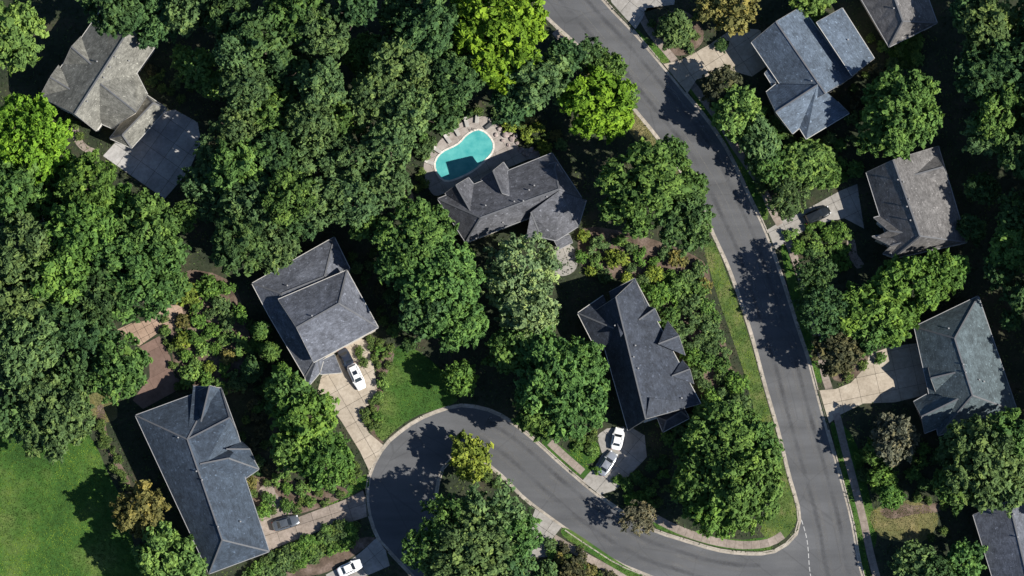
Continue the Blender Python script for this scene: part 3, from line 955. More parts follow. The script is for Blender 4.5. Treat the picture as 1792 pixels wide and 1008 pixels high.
house('house', 'charcoal roofed house beside the swimming pool', [
    ('hip', (766, 348), (815, 424), (1018, 346), (966, 268), (841, 381), (978, 331), 5.6, 9.4, False, False),
    ('f', [[(798, 324, 7.8), (820, 311, 5.6), (834, 329, 5.6), (825, 372, 8.2)], [(798, 324, 7.8), (825, 372, 8.2), (800, 358, 5.6), (779, 338, 5.6)]], [((834, 329, 5.6), (825, 372, 8.2)), ((825, 372, 8.2), (800, 358, 5.6))]),
    ('f', [[(863, 299, 7.8), (881, 284, 5.4), (900, 312, 5.4), (892, 342, 8.2), (879, 338, 8.2)], [(863, 299, 7.8), (879, 338, 8.2), (858, 330, 5.6), (842, 313, 5.4)]], [((900, 312, 5.4), (892, 342, 8.2)), ((879, 338, 8.2), (858, 330, 5.6))]),
    ('x', (945, 291), (990, 312), (973, 284), (964, 322), 5.6, 7.2, 7.6),
    ('f', [[(929, 371, 8.0), (978, 334, 9.2), (1012, 396, 5.4), (974, 421, 5.4), (947, 415, 5.4)], [(929, 371, 8.0), (947, 415, 5.4), (920, 420, 5.4)], [(978, 334, 9.2), (1026, 350, 5.4), (1012, 396, 5.4)]], [((929, 371, 8.0), (978, 334, 9.2)), ((929, 371, 8.0), (920, 420, 5.4)), ((978, 334, 9.2), (1026, 350, 5.4))]),
    ('f', [[(970, 421, 4.0), (996, 410, 4.0), (1002, 424, 3.0), (978, 436, 3.0)]])],
    RM['char2'], M['wall_cream'], (895, 360), vents=[(916, 352), (926, 333), (935, 325), (850, 360), (900, 353), (957, 345), (880, 390)], doors=[('front_door', 990, 420, 1.1, 2.2)])

house('house', 'long blue black roofed house beside the big lawn at lower left', [
    ('hip', (376, 676), (237, 727), (366, 1004), (471, 965), (328, 769), (389, 945), 5.6, 9.4, False, False),
    ('f', [[(328, 769, 9.2), (402, 731, 9.5), (387, 679, 5.6), (338, 676, 5.6)], [(402, 731, 9.5), (414, 753, 5.6), (387, 679, 5.6)], [(328, 769, 9.2), (350, 832, 8.6), (384, 806, 6.6), (421, 776, 5.6), (414, 753, 5.6), (402, 731, 9.5)]], [((328, 769, 9.2), (338, 676, 5.6)), ((328, 769, 9.2), (350, 832, 8.6)), ((350, 832, 8.6), (384, 806, 6.6)), ((384, 806, 6.6), (421, 776, 5.6))]),
    ('f', [[(350, 812, 9.2), (400, 802, 8.7), (453, 821, 5.4), (436, 790, 5.4), (424, 774, 5.4)], [(350, 812, 9.2), (400, 802, 8.7), (453, 821, 5.4), (415, 847, 5.4), (376, 850, 6.0)]], [((350, 812, 9.2), (376, 850, 6.0)), ((350, 812, 9.2), (424, 774, 5.4))]),
    ('x', (341, 687), (385, 680), (367, 675), (352, 738), 5.5, 7.6, 9.0),
    ('x', (422, 772), (446, 806), (437, 786), (396, 786), 5.3, 7.2, 8.3)],
    RM['navy'], M['wall_grey'], (355, 840), vents=[(382, 922), (344, 825), (354, 840), (312, 766), (421, 913)], doors=[('garage_door', 462, 925, 4.8, 2.3), ('front_door', 432, 848, 1.1, 2.2)], trim=M['gutter'])

house('house', 'charcoal roofed house above the driveway with two parked cars', [
    ('hip', (1111, 489), (1040, 545), (1099, 753), (1226, 706), (1078, 520), (1130, 733), 5.6, 9.8, True, True),
    ('f', [[(1011, 548, 5.2), (1056, 517, 5.2), (1082, 578, 8.4)], [(1011, 548, 5.2), (1082, 578, 8.4), (1048, 620, 5.2)]], [((1056, 517, 5.2), (1082, 578, 8.4)), ((1082, 578, 8.4), (1048, 620, 5.2))]),
    ('f', [[(1066, 511, 7.0), (1111, 487, 5.8), (1128, 530, 6.6), (1086, 590, 10.0)]], [((1066, 511, 7.0), (1086, 590, 10.0)), ((1128, 530, 6.6), (1086, 590, 10.0))]),
    ('x', (1130, 535), (1156, 562), (1146, 540), (1118, 560), 5.6, 6.9, 7.8),
    ('x', (1168, 562), (1199, 622), (1188, 588), (1152, 602), 5.5, 7.0, 7.8),
    ('x', (1194, 630), (1214, 672), (1207, 646), (1176, 658), 5.5, 6.8, 7.2),
    ('f', [[(1137, 696, 9.8), (1226, 706, 5.6), (1178, 722, 6.4), (1130, 733, 9.8)]], [((1137, 696, 9.8), (1226, 706, 5.6)), ((1130, 733, 9.8), (1137, 696, 9.8)), ((1226, 706, 5.6), (1178, 722, 6.4)), ((1178, 722, 6.4), (1130, 733, 9.8))]),
    ('hip', (1150, 730), (1160, 756), (1206, 732), (1192, 706), (1166, 736), (1192, 720), 3.6, 5.0, False, False)],
    RM['char'], M['wall_cream'], (1120, 640), vents=[(1109, 625), (1117, 645), (1112, 605), (1076, 570), (1193, 697)], doors=[('garage_door', 1112, 752, 4.4, 2.3), ('front_door', 1150, 765, 1.1, 2.2)], trim=M['white'])

house('house', 'large blue grey roofed house by the upper right driveway', [
    ('hip', (1402, 12), (1315, 74), (1394, 190), (1492, 134), (1358, 38), (1444, 163), 5.6, 9.4, True, True),
    ('f', [[(1341, 161, 5.6), (1358, 147, 5.6), (1430, 149, 9.4), (1358, 196, 8.6)], [(1358, 196, 8.6), (1430, 149, 9.4), (1400, 223, 5.6), (1387, 234, 5.6)]], [((1358, 147, 5.6), (1430, 149, 9.4)), ((1430, 149, 9.4), (1400, 223, 5.6))]),
    ('f', [[(1430, 147, 9.4), (1466, 178, 7.4), (1486, 198, 5.6), (1411, 243, 5.6), (1398, 222, 5.6)]], [((1430, 147, 9.4), (1466, 178, 7.4)), ((1430, 147, 9.4), (1398, 222, 5.6))]),
    ('f', [[(1429, 39, 8.4), (1474, 14, 5.6), (1530, 102, 5.6), (1491, 132, 8.4)]]),
    ('f', [[(1338, 128, 4.8), (1346, 120, 5.2), (1358, 146, 5.2), (1352, 150, 4.8)]])],
    RM['blue'], M['wall_cream'], (1410, 110), vents=[(1484, 70), (1420, 142), (1452, 190)], doors=[('front_door', 1345, 140, 1.1, 2.2), ('garage_door', 1325, 90, 4.8, 2.3)], trim=M['white'])

house('house', 'taupe grey roofed house beside the driveway with the black car', [
    ('hip', (1642, 256), (1516, 302), (1563, 452), (1692, 424), (1563, 280), (1610, 413), 5.6, 10.2, True, False),
    ('x', (1634, 266), (1660, 321), (1650, 292), (1600, 306), 5.5, 7.9, 8.6),
    ('f', [[(1529, 381, 5.6), (1548, 376, 5.6), (1598, 409, 8.4), (1556, 404, 7.4)], [(1556, 404, 7.4), (1598, 409, 8.4), (1556, 418, 5.6), (1536, 414, 5.6)]], [((1548, 376, 5.6), (1598, 409, 8.4)), ((1598, 409, 8.4), (1556, 418, 5.6))]),
    ('f', [[(1526, 414, 5.2), (1552, 410, 5.4), (1594, 420, 7.8), (1560, 430, 6.8)], [(1560, 430, 6.8), (1594, 420, 7.8), (1572, 452, 5.2), (1545, 444, 5.2)]], [((1552, 410, 5.4), (1594, 420, 7.8)), ((1594, 420, 7.8), (1572, 452, 5.2))])],
    RM['grey'], M['wall_cream'], (1595, 360), vents=[(1571, 315), (1587, 362), (1593, 386), (1581, 319), (1591, 349)], doors=[('front_door', 1528, 395, 1.1, 2.2), ('garage_door', 1522, 340, 4.8, 2.3)])

house('house', 'green grey hipped house above the big crown at lower right', [
    ('hip', (1712, 518), (1600, 572), (1642, 762), (1781, 721), (1671, 592), (1702, 692), 5.2, 9.7, False, False),
    ('f', [[(1599, 703, 5.2), (1622, 690, 5.2), (1677, 698, 9.2), (1613, 729, 7.9)], [(1613, 729, 7.9), (1677, 698, 9.2), (1652, 745, 5.2), (1618, 758, 5.2)]], [((1622, 690, 5.2), (1677, 698, 9.2)), ((1677, 698, 9.2), (1652, 745, 5.2))]),
    ('x', (1624, 640), (1640, 692), (1629, 662), (1672, 652), 5.4, 7.6, 8.6),
    ('f', [[(1604, 608, 4.2), (1640, 594, 5.8), (1632, 628, 5.2), (1616, 634, 4.2)]])],
    RM['teal'], M['wall_brick'], (1690, 640), vents=[(1686, 638), (1690, 652), (1660, 575), (1714, 665), (1722, 668)], doors=[('garage_door', 1620, 650, 4.4, 2.3), ('front_door', 1640, 690, 1.1, 2.2)])

house('house', 'grey roofed house cut off by the top edge of the photo', [
    ('hip', (1600, -70), (1497, -20), (1556, 82), (1640, 40), (1545, -60), (1580, 37), 5.6, 9.0, True, False)],
    RM['grey'], M['wall_cream'], (1570, 10), vents=[(1564, 15)])
house('house', 'dark roofed house cut off by the lower right corner of the photo', [
    ('hip', (1822, 852), (1703, 901), (1752, 1060), (1860, 1020), (1766, 876), (1805, 1040), 5.6, 9.2, True, True)],
    RM['slate'], M['wall_cream'], (1780, 950), vents=[(1774, 900), (1781, 940)])

# ------------------------------------------------------------------ cars
def car_paint(name, col, metal=0.3):
    m = plain(name, col, 0.28, metal, 0.5, 0.05)
    m.node_tree.nodes['Principled BSDF'].inputs['Coat Weight'].default_value = 0.6
    return m
def loft(stations, mat, name, parent, nsec=12):
    """stations: (x, half width, z low, z high, crown exponent)"""
    vs, fs = [], []
    for (x, hw, z0, z1, ex) in stations:
        for k in range(nsec):
            a = 2 * math.pi * k / nsec + math.pi / nsec
            c, s = math.cos(a), math.sin(a)
            y = hw * math.copysign(abs(c) ** ex, c)
            z = (z0 + z1) / 2 + (z1 - z0) / 2 * math.copysign(abs(s) ** ex, s)
            vs.append((x, y, z))
    for i in range(len(stations) - 1):
        for k in range(nsec):
            l = (k + 1) % nsec
            fs.append((i * nsec + k, (i + 1) * nsec + k, (i + 1) * nsec + l, i * nsec + l)[::-1])
    fs.append(tuple(range(nsec))[::-1][::-1]); e = (len(stations) - 1) * nsec
    fs.append(tuple(range(e, e + nsec))[::-1])
    me = mesh(name, vs, fs, mat, True)
    bm = bmesh.new(); bm.from_mesh(me); bmesh.ops.recalc_face_normals(bm, faces=bm.faces); bm.to_mesh(me); bm.free()
    return link(name, me, parent)
def wheel(parent, x, y):
    bm = bmesh.new()
    bmesh.ops.create_cone(bm, segments=18, radius1=0.33, radius2=0.33, depth=0.22, cap_ends=True, matrix=Matrix.Rotation(R(90), 4, 'X'))
    me = bpy.data.meshes.new('wheel'); bm.to_mesh(me); bm.free(); me.materials.append(M['tyre'])
    o = link('wheel', me, parent); o.location = (x, y, 0.33)
    bm = bmesh.new()
    bmesh.ops.create_cone(bm, segments=12, radius1=0.21, radius2=0.21, depth=0.24, cap_ends=True, matrix=Matrix.Rotation(R(90), 4, 'X'))
    me = bpy.data.meshes.new('rim'); bm.to_mesh(me); bm.free(); me.materials.append(M['metal'])
    link('rim', me, o)
def car(px, py, ang, L_, paint, label, suv=False, z=0.024, dark_top=None):
    p = at(px, py, 0.8)
    e = empty('parked_car', (p.x, p.y, z), R(ang))
    tag(e, label, 'car', 'cars parked on driveways')
    k = L_ / 4.6
    hw = 1.02
    belt = 0.95 if suv else 0.88
    rf = 1.62 if suv else 1.42
    body = loft([(-2.3 * k, 0.62, 0.42, 0.8, 0.5), (-2.22 * k, 0.8, 0.32, 0.9, 0.45), (-1.9 * k, 0.9, 0.24, belt + 0.06, 0.42), (-1.2 * k, hw, 0.22, belt + 0.08, 0.42), (0, hw, 0.22, belt + 0.05, 0.42), (1.0 * k, hw, 0.22, belt + 0.02, 0.42), (1.6 * k, 0.9, 0.24, belt - 0.06, 0.42), (2.05 * k, 0.82, 0.28, belt - 0.16, 0.45), (2.25 * k, 0.66, 0.34, 0.62, 0.5), (2.32 * k, 0.5, 0.4, 0.56, 0.55)], paint, 'body', e, 16)
    # cabin frustum: bottom and top rectangles
    xb0, xb1 = (-2.05 * k, 1.0 * k) if suv else (-1.65 * k, 1.0 * k)
    xt0, xt1 = (-1.75 * k, 0.35 * k) if suv else (-0.95 * k, 0.3 * k)
    yb, yt = 0.78, 0.6
    zb, zt = belt - 0.04, rf
    def lerp3(a, b, t): return tuple(a[i] + (b[i] - a[i]) * t for i in range(3))
    cb = [(xb0, -yb, zb), (xb1, -yb, zb), (xb1, yb, zb), (xb0, yb, zb)]
    ct = [(xt0, -yt, zt), (xt1, -yt, zt), (xt1, yt, zt), (xt0, yt, zt)]
    vs = cb + ct + [((xt0 + xt1) / 2, 0, zt + 0.06)]
    fs = [(0, 1, 5, 4), (1, 2, 6, 5), (2, 3, 7, 6), (3, 0, 4, 7), (4, 5, 8), (5, 6, 8), (6, 7, 8), (7, 4, 8)]
    link('cabin', mesh('cabin', vs, fs, paint), e)
    def pane(name, a, b, c, d, u0, u1, v0, v1):
        q = []
        for u, v in ((u0, v0), (u1, v0), (u1, v1), (u0, v1)):
            q.append(Vector(lerp3(lerp3(a, b, u), lerp3(d, c, u), v)))
        n = (q[1] - q[0]).cross(q[3] - q[0]).normalized()
        vs = [x + n * 0.015 for x in q] + [x - n * 0.03 for x in q]
        link(name, mesh(name, vs, [(0, 1, 2, 3), (7, 6, 5, 4), (0, 4, 5, 1), (1, 5, 6, 2), (2, 6, 7, 3), (3, 7, 4, 0)], M['glass']), e)
    pane('windshield', cb[1], cb[2], ct[2], ct[1], 0.06, 0.94, 0.1, 0.93)
    pane('rear_window', cb[3], cb[0], ct[0], ct[3], 0.08, 0.92, 0.25, 0.9)
    for (u0, u1) in ((0.1, 0.5), (0.55, 0.9)):
        pane('side_window', cb[0], cb[1], ct[1], ct[0], u0, u1, 0.18, 0.88)
        pane('side_window', cb[2], cb[3], ct[3], ct[2], u0, u1, 0.18, 0.88)
    if dark_top:
        link('sunroof', boxes_mesh('sunroof', [(((xt0 + xt1) / 2 + 0.1, 0, zt + 0.045), (0.7, 0.8, 0.05))], M['glass']), e)
    for sx in (-1.42 * k, 1.4 * k):
        for sy in (-0.82, 0.82): wheel(e, sx, sy)
    for sy in (-1, 1):
        link('headlight', boxes_mesh('headlight', [((2.16 * k, sy * 0.58, 0.62), (0.22, 0.3, 0.14), sy * -0.5)], M['lamp']), e)
        link('taillight', boxes_mesh('taillight', [((-2.22 * k, sy * 0.64, 0.74), (0.12, 0.26, 0.16))], M['tail']), e)
        link('mirror', boxes_mesh('mirror', [((0.72 * k, sy * 0.95, belt + 0.06), (0.18, 0.2, 0.14))], paint), e)
    return e
P_WHITE = car_paint('white_car_paint', (0.72, 0.73, 0.73), 0.0)
P_SILV = car_paint('silver_car_paint', (0.42, 0.44, 0.46), 0.6)
P_NAVY = car_paint('navy_car_paint', (0.025, 0.032, 0.05), 0.4)
P_BLACK = car_paint('black_car_paint', (0.014, 0.017, 0.018), 0.3)
P_DGREY = car_paint('dark_grey_car_paint', (0.11, 0.125, 0.14), 0.5)
car(624, 659, -65, 4.8, P_WHITE, 'white car at the lower end of the two tier house driveway', True, dark_top=True)
car(606, 629, -64, 4.0, P_NAVY, 'navy car parked right in front of the white one', False)
car(500, 915, 17, 4.7, P_DGREY, 'dark grey sedan on the driveway of the long house', False)
car(612, 994, 24, 4.4, P_WHITE, 'white car on the driveway at the bottom edge', False)
car(1063, 811, 57, 4.6, P_SILV, 'silver car parked lower on the corner lot driveway', False)
car(1081, 768, 78, 3.9, P_WHITE, 'white car parked nearest the corner lot house', False)
car(1430, 376, 24, 4.8, P_BLACK, 'black car under the trees on the right hand driveway', True)

# ------------------------------------------------------------------ vegetation
def leaf_quads(C, Nn, S, rs, asp=0.62):
    """C centres, Nn normals, S sizes -> verts (n*4,3)"""
    n = len(C)
    rnd = rs.normal(size=(n, 3))
    T = rnd - Nn * np.sum(rnd * Nn, axis=1)[:, None]
    T /= np.linalg.norm(T, axis=1)[:, None] + 1e-9
    B = np.cross(Nn, T)
    s = S[:, None]
    fold = Nn * s * 0.22
    V = np.stack([C + T * s - fold, C + B * s * asp + fold * 0.4, C - T * s - fold, C - B * s * asp + fold * 0.4], axis=1)
    return V.reshape(-1, 3)
def quads_to_mesh(name, V, tint, mat):
    me = bpy.data.meshes.new(name)
    n = len(V) // 4
    me.vertices.add(len(V))
    me.vertices.foreach_set('co', V.astype(np.float32).ravel())
    me.loops.add(len(V)); me.polygons.add(n)
    me.loops.foreach_set('vertex_index', np.arange(len(V), dtype=np.int32))
    me.polygons.foreach_set('loop_start', np.arange(0, len(V), 4, dtype=np.int32))
    at_ = me.attributes.new('tint', 'FLOAT', 'POINT')
    at_.data.foreach_set('value', np.repeat(tint, 4).astype(np.float32))
    me.materials.append(mat)
    me.update(calc_edges=True)
    return me
def crown_mesh(name, Rr, Hc, nclump, nleaf, leaf, seed, style='round'):
    """crown centred on its own middle: sub-crowns carrying leaf clumps, each clump a spray of folded leaf faces"""
    rs = np.random.RandomState(seed)
    half = np.array((Rr, Rr, Hc / 2))
    lobes = []
    if style == 'cone':
        for t in np.linspace(0.04, 1, 9):
            k = max(1, int(2 + 7 * t))
            a0 = rs.uniform(0, 6.28)
            for i in range(k):
                a = a0 + 6.283 * i / k + rs.uniform(-0.25, 0.25)
                rr = Rr * (0.06 + 0.66 * t) * rs.uniform(0.75, 1.1)
                lobes.append((np.array((rr * math.cos(a), rr * math.sin(a), Hc * (0.48 - 0.92 * t))), Rr * rs.uniform(0.2, 0.3)))
    else:
        nl = {'round': 17, 'small': 8}[style]
        tries = 0
        while len(lobes) < nl and tries < 4000:
            tries += 1
            u = rs.uniform(-0.35, 1.0) if len(lobes) > 2 else rs.uniform(0.75, 1)
            th = rs.uniform(0, 6.283); ca = math.sqrt(max(0, 1 - u * u))
            q = Rr * rs.uniform(0.2, 0.42)
            c = np.array((ca * math.cos(th), ca * math.sin(th), u)) * (half - np.array((q, q, q * 0.75)) * 0.92) * rs.uniform(0.78, 1.14)
            if any(np.linalg.norm(c - d) < 0.66 * (q + e) for d, e in lobes): continue
            lobes.append((c, q))
    cl, cr, cd, ct = [], [], [], []
    lt = [rs.normal() * 0.09 for _ in lobes]
    tries = 0
    rc = (0.3, 0.88) if style == 'round' else (0.28, 0.62) if style == 'cone' else (0.16, 0.38)
    while len(cl) < nclump and tries < 20000:
        tries += 1
        li = rs.randint(len(lobes))
        lc, lr = lobes[li]
        d = rs.normal(size=3); d /= np.linalg.norm(d)
        if d[2] < -0.3: continue
        r = rs.uniform(*rc)
        c = lc + d * np.array((1, 1, 0.8)) * (lr * rs.uniform(0.78, 1.18) - r * 0.4)
        if any(np.linalg.norm(c - l2) < r2 * 0.72 for k2, (l2, r2) in enumerate(lobes) if k2 != li): continue
        if cl and np.min(np.linalg.norm(np.array(cl) - c, axis=1) / (np.array(cr) + r)) < 0.66: continue
        cl.append(c); cr.append(r); cd.append(d); ct.append(0.5 + lt[li] + rs.normal() * 0.16)
    Vs, Ts = [], []
    rmid = (rc[0] + rc[1]) / 2
    for c, r, dd, t0 in zip(cl, cr, cd, ct):
        m = max(9, int(nleaf * (r / rmid) ** 1.7 * rs.uniform(0.7, 1.25)))
        ax = dd * np.array((1, 1, 0.25)) + rs.normal(size=3) * np.array((0.55, 0.55, 0.3)); ax /= np.linalg.norm(ax) + 1e-6
        d = rs.normal(size=(m, 3)) + dd * 0.5 + np.array((0, 0, 0.3)); d /= np.linalg.norm(d, axis=1)[:, None]
        u = rs.uniform(-0.7, 1.0, m)
        lat = r * (0.95 - 0.62 * np.clip(u, 0, 1)) * rs.uniform(0.25, 1.0, m) ** 0.5
        P = c + ax * (u * r * 1.45)[:, None] + d * lat[:, None] * np.array((1, 1, 0.75))
        nrm = d * 0.5 + dd * 0.3 + np.array((0, 0, 0.4)) + rs.normal(size=(m, 3)) * 0.42
        nrm /= np.linalg.norm(nrm, axis=1)[:, None]
        Vs.append(leaf_quads(P, nrm, leaf * np.clip(np.exp(rs.normal(size=m) * 0.38) * 0.85, 0.4, 1.9), rs, 0.55))
        Ts.append(np.clip(t0 + rs.normal(size=m) * 0.12, 0, 1))
    # sparse inner foliage inside the sub-crowns, tinted darker to paint shade into the gaps
    m = int(nclump * nleaf * 0.06)
    li = rs.randint(len(lobes), size=m)
    LC = np.array([l[0] for l in lobes])[li] * 0.9; LR = np.array([l[1] for l in lobes])[li]
    d = rs.normal(size=(m, 3)); d /= np.linalg.norm(d, axis=1)[:, None]
    P = LC + d * (LR * rs.uniform(0, 0.75, m))[:, None]
    nrm = d * 0.4 + np.array((0, 0, 0.8)) + rs.normal(size=(m, 3)) * 0.4
    nrm /= np.linalg.norm(nrm, axis=1)[:, None]
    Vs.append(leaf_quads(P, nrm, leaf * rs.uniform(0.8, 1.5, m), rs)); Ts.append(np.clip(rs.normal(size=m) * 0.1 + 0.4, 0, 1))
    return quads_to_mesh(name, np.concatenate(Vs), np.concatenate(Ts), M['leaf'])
PROTO = {
    'L': [(8.0, crown_mesh('crown', 8.0, 10.0, 410, 31, 0.43, 100 + i)) for i in range(4)],
    'M': [(5.5, crown_mesh('crown', 5.5, 8.0, 205, 31, 0.4, 200 + i)) for i in range(5)],
    'S': [(3.3, crown_mesh('crown', 3.3, 5.0, 90, 30, 0.34, 300 + i)) for i in range(4)],
    'C': [(3.5, crown_mesh('crown', 3.5, 9.0, 200, 28, 0.3, 400 + i, 'cone')) for i in range(3)],
}
PROTO['T'] = [(6.0, crown_mesh('crown', 6.0, 8.6, 150, 26, 0.36, 600 + i)) for i in range(4)]
PH = {'T': 8.6, 'L': 10.0, 'M': 8.0, 'S': 5.0, 'C': 9.0}
SHRUB = [(1.6, crown_mesh('shrub', 1.6, 2.0, 60, 22, 0.2, 500 + i, 'small')) for i in range(5)]
def trunk_mesh(seed):
    """unit tapered trunk (height 1, base radius .035) with limbs into the crown"""
    rs = np.random.RandomState(seed)
    vs, fs = [], []
    def tube(path, rad, n=7):
        o = len(vs)
        for p, r in zip(path, rad):
            for k in range(n):
                a = 6.283 * k / n
                vs.append((p[0] + r * math.cos(a), p[1] + r * math.sin(a), p[2]))
        for i in range(len(path) - 1):
            for k in range(n):
                l = (k + 1) % n
                fs.append((o + i * n + k, o + i * n + l, o + (i + 1) * n + l, o + (i + 1) * n + k))
        fs.append(tuple(range(o + (len(path) - 1) * n, o + len(path) * n)))
    tube([(0, 0, 0), (0.004, 0.003, 0.06), (0.01, 0, 0.3), (0, 0.01, 0.6), (0.008, 0, 0.86)], [0.034, 0.024, 0.02, 0.013, 0.004])
    for i in range(7):
        a = i * 0.9 + rs.uniform(-0.3, 0.3); z = rs.uniform(0.3, 0.62); l = rs.uniform(0.16, 0.26)
        tube([(0, 0, z), (l * 0.5 * math.cos(a), l * 0.5 * math.sin(a), z + 0.09), (l * math.cos(a), l * math.sin(a), z + 0.14)], [0.01, 0.007, 0.003], 5)
    return mesh('trunk', vs, fs, M['bark'], True)
TRUNKS = [trunk_mesh(i) for i in range(3)]

TC = dict(D=(0.05, 0.1, 0.035), M=(0.075, 0.146, 0.038), G=(0.08, 0.136, 0.049), B=(0.112, 0.208, 0.02), L=(0.115, 0.2, 0.052),
          O=(0.155, 0.15, 0.05), P=(0.128, 0.126, 0.08), Y=(0.145, 0.2, 0.036), K=(0.068, 0.075, 0.04), V=(0.084, 0.165, 0.035), W=(0.15, 0.21, 0.085))
CW = dict(D='dark green', M='mid green', G='greyish green', B='bright lime green', L='light green', O='olive', P='grey brown', Y='yellow green', K='dark brownish', V='fresh green', W='pale grey green')
PLANTS = []     # (object, px, py, kindword, colourword)
random.seed(77)
cnt = {k: 0 for k in PROTO}
def tree(px, py, r, h, col, kind=None, squash=1.0):
    if px < 850 and py < 480 and r > 38 and col in 'DGMV':      # the wood: uneven heights, crowns that stand apart
        h *= random.uniform(0.78, 1.24); r *= random.uniform(0.84, 1.02)
    rm = r * MPP
    k = kind or ('L' if rm > 6.6 else 'M' if rm > 4.2 else 'S')
    i = cnt[k]; cnt[k] += 1
    pr, me = PROTO[k][i % len(PROTO[k])]
    s = rm / pr
    hc = min(h * 0.82, PH[k] * s * 1.15)
    zc = h - hc / 2
    p = at(px, py, zc + hc * 0.12)
    e = empty('conifer_tree' if k == 'C' else 'broadleaf_tree', (p.x, p.y, 0))
    c = link('crown', me, e)
    c.location = (0, 0, zc); c.scale = (s * random.uniform(0.9, 1.08), s * random.uniform(0.9, 1.08), hc / PH[k]); c.rotation_euler = (0, 0, random.uniform(0, 6.28))
    b = TC[col]
    j = random.uniform(0.97, 1.27); g = random.uniform(0.92, 1.08)
    c.color = (b[0] * j * g, b[1] * j, b[2] * j / g, 1)
    tr = link('trunk', TRUNKS[i % 3], e); ts = h * 0.9
    tr.scale = (ts, ts, ts); tr.rotation_euler = (0, 0, random.uniform(0, 6.28))
    PLANTS.append((e, px, py, 'conical tree' if k == 'C' else ('tree' if rm > 3.4 else 'small tree'), CW[col]))
SHRUBS = []
def shrub(px, py, r, col, hf=1.0):
    SHRUBS.append((r, px, py, col, hf, random.randrange(len(SHRUB)), random.uniform(0, 6.28), random.uniform(0.92, 1.32)))
def build_shrubs(keep=290):
    SHRUBS.sort(key=lambda t: -t[0])
    V, T = [], []
    rs = np.random.RandomState(9)
    for n, (r, px, py, col, hf, k, rz, j) in enumerate(SHRUBS):
        rm = r * MPP
        pr, me = SHRUB[k]
        s = rm / pr
        p = at(px, py, rm)
        b = TC[col]
        if n < keep:
            o = link('shrub', me)
            o.location = (p.x, p.y, 0.85 * s * hf); o.scale = (s, s, s * hf); o.rotation_euler = (0, 0, rz)
            o.color = (b[0] * j, b[1] * j, b[2] * j, 1)
            PLANTS.append((o, px, py, 'shrub', CW[col]))
        else:
            q = np.empty(len(me.vertices) * 3, np.float32); me.vertices.foreach_get('co', q); q = q.reshape(-1, 4, 3)
            t = np.empty(len(me.vertices), np.float32); me.attributes['tint'].data.foreach_get('value', t); t = t.reshape(-1, 4)[:, 0]
            m = rs.uniform(size=len(q)) < 0.7
            q, t = q[m], t[m]
            c, s_ = math.cos(rz), math.sin(rz)
            X = np.stack([(q[..., 0] * c - q[..., 1] * s_) * s + p.x, (q[..., 0] * s_ + q[..., 1] * c) * s + p.y, q[..., 2] * s * hf + 0.85 * s * hf], axis=-1)
            V.append(X.reshape(-1, 3)); T.append(np.clip(t + (b[1] - 0.14) * 2.2, 0, 1))
    o = link('low_shrubs', quads_to_mesh('low_shrubs', np.concatenate(V), np.concatenate(T), M['leaf']))
    o.color = (0.09, 0.145, 0.042, 1)
    tag(o, 'small low green shrubs filling the garden beds between the larger ones', 'shrubs', None, 'stuff')

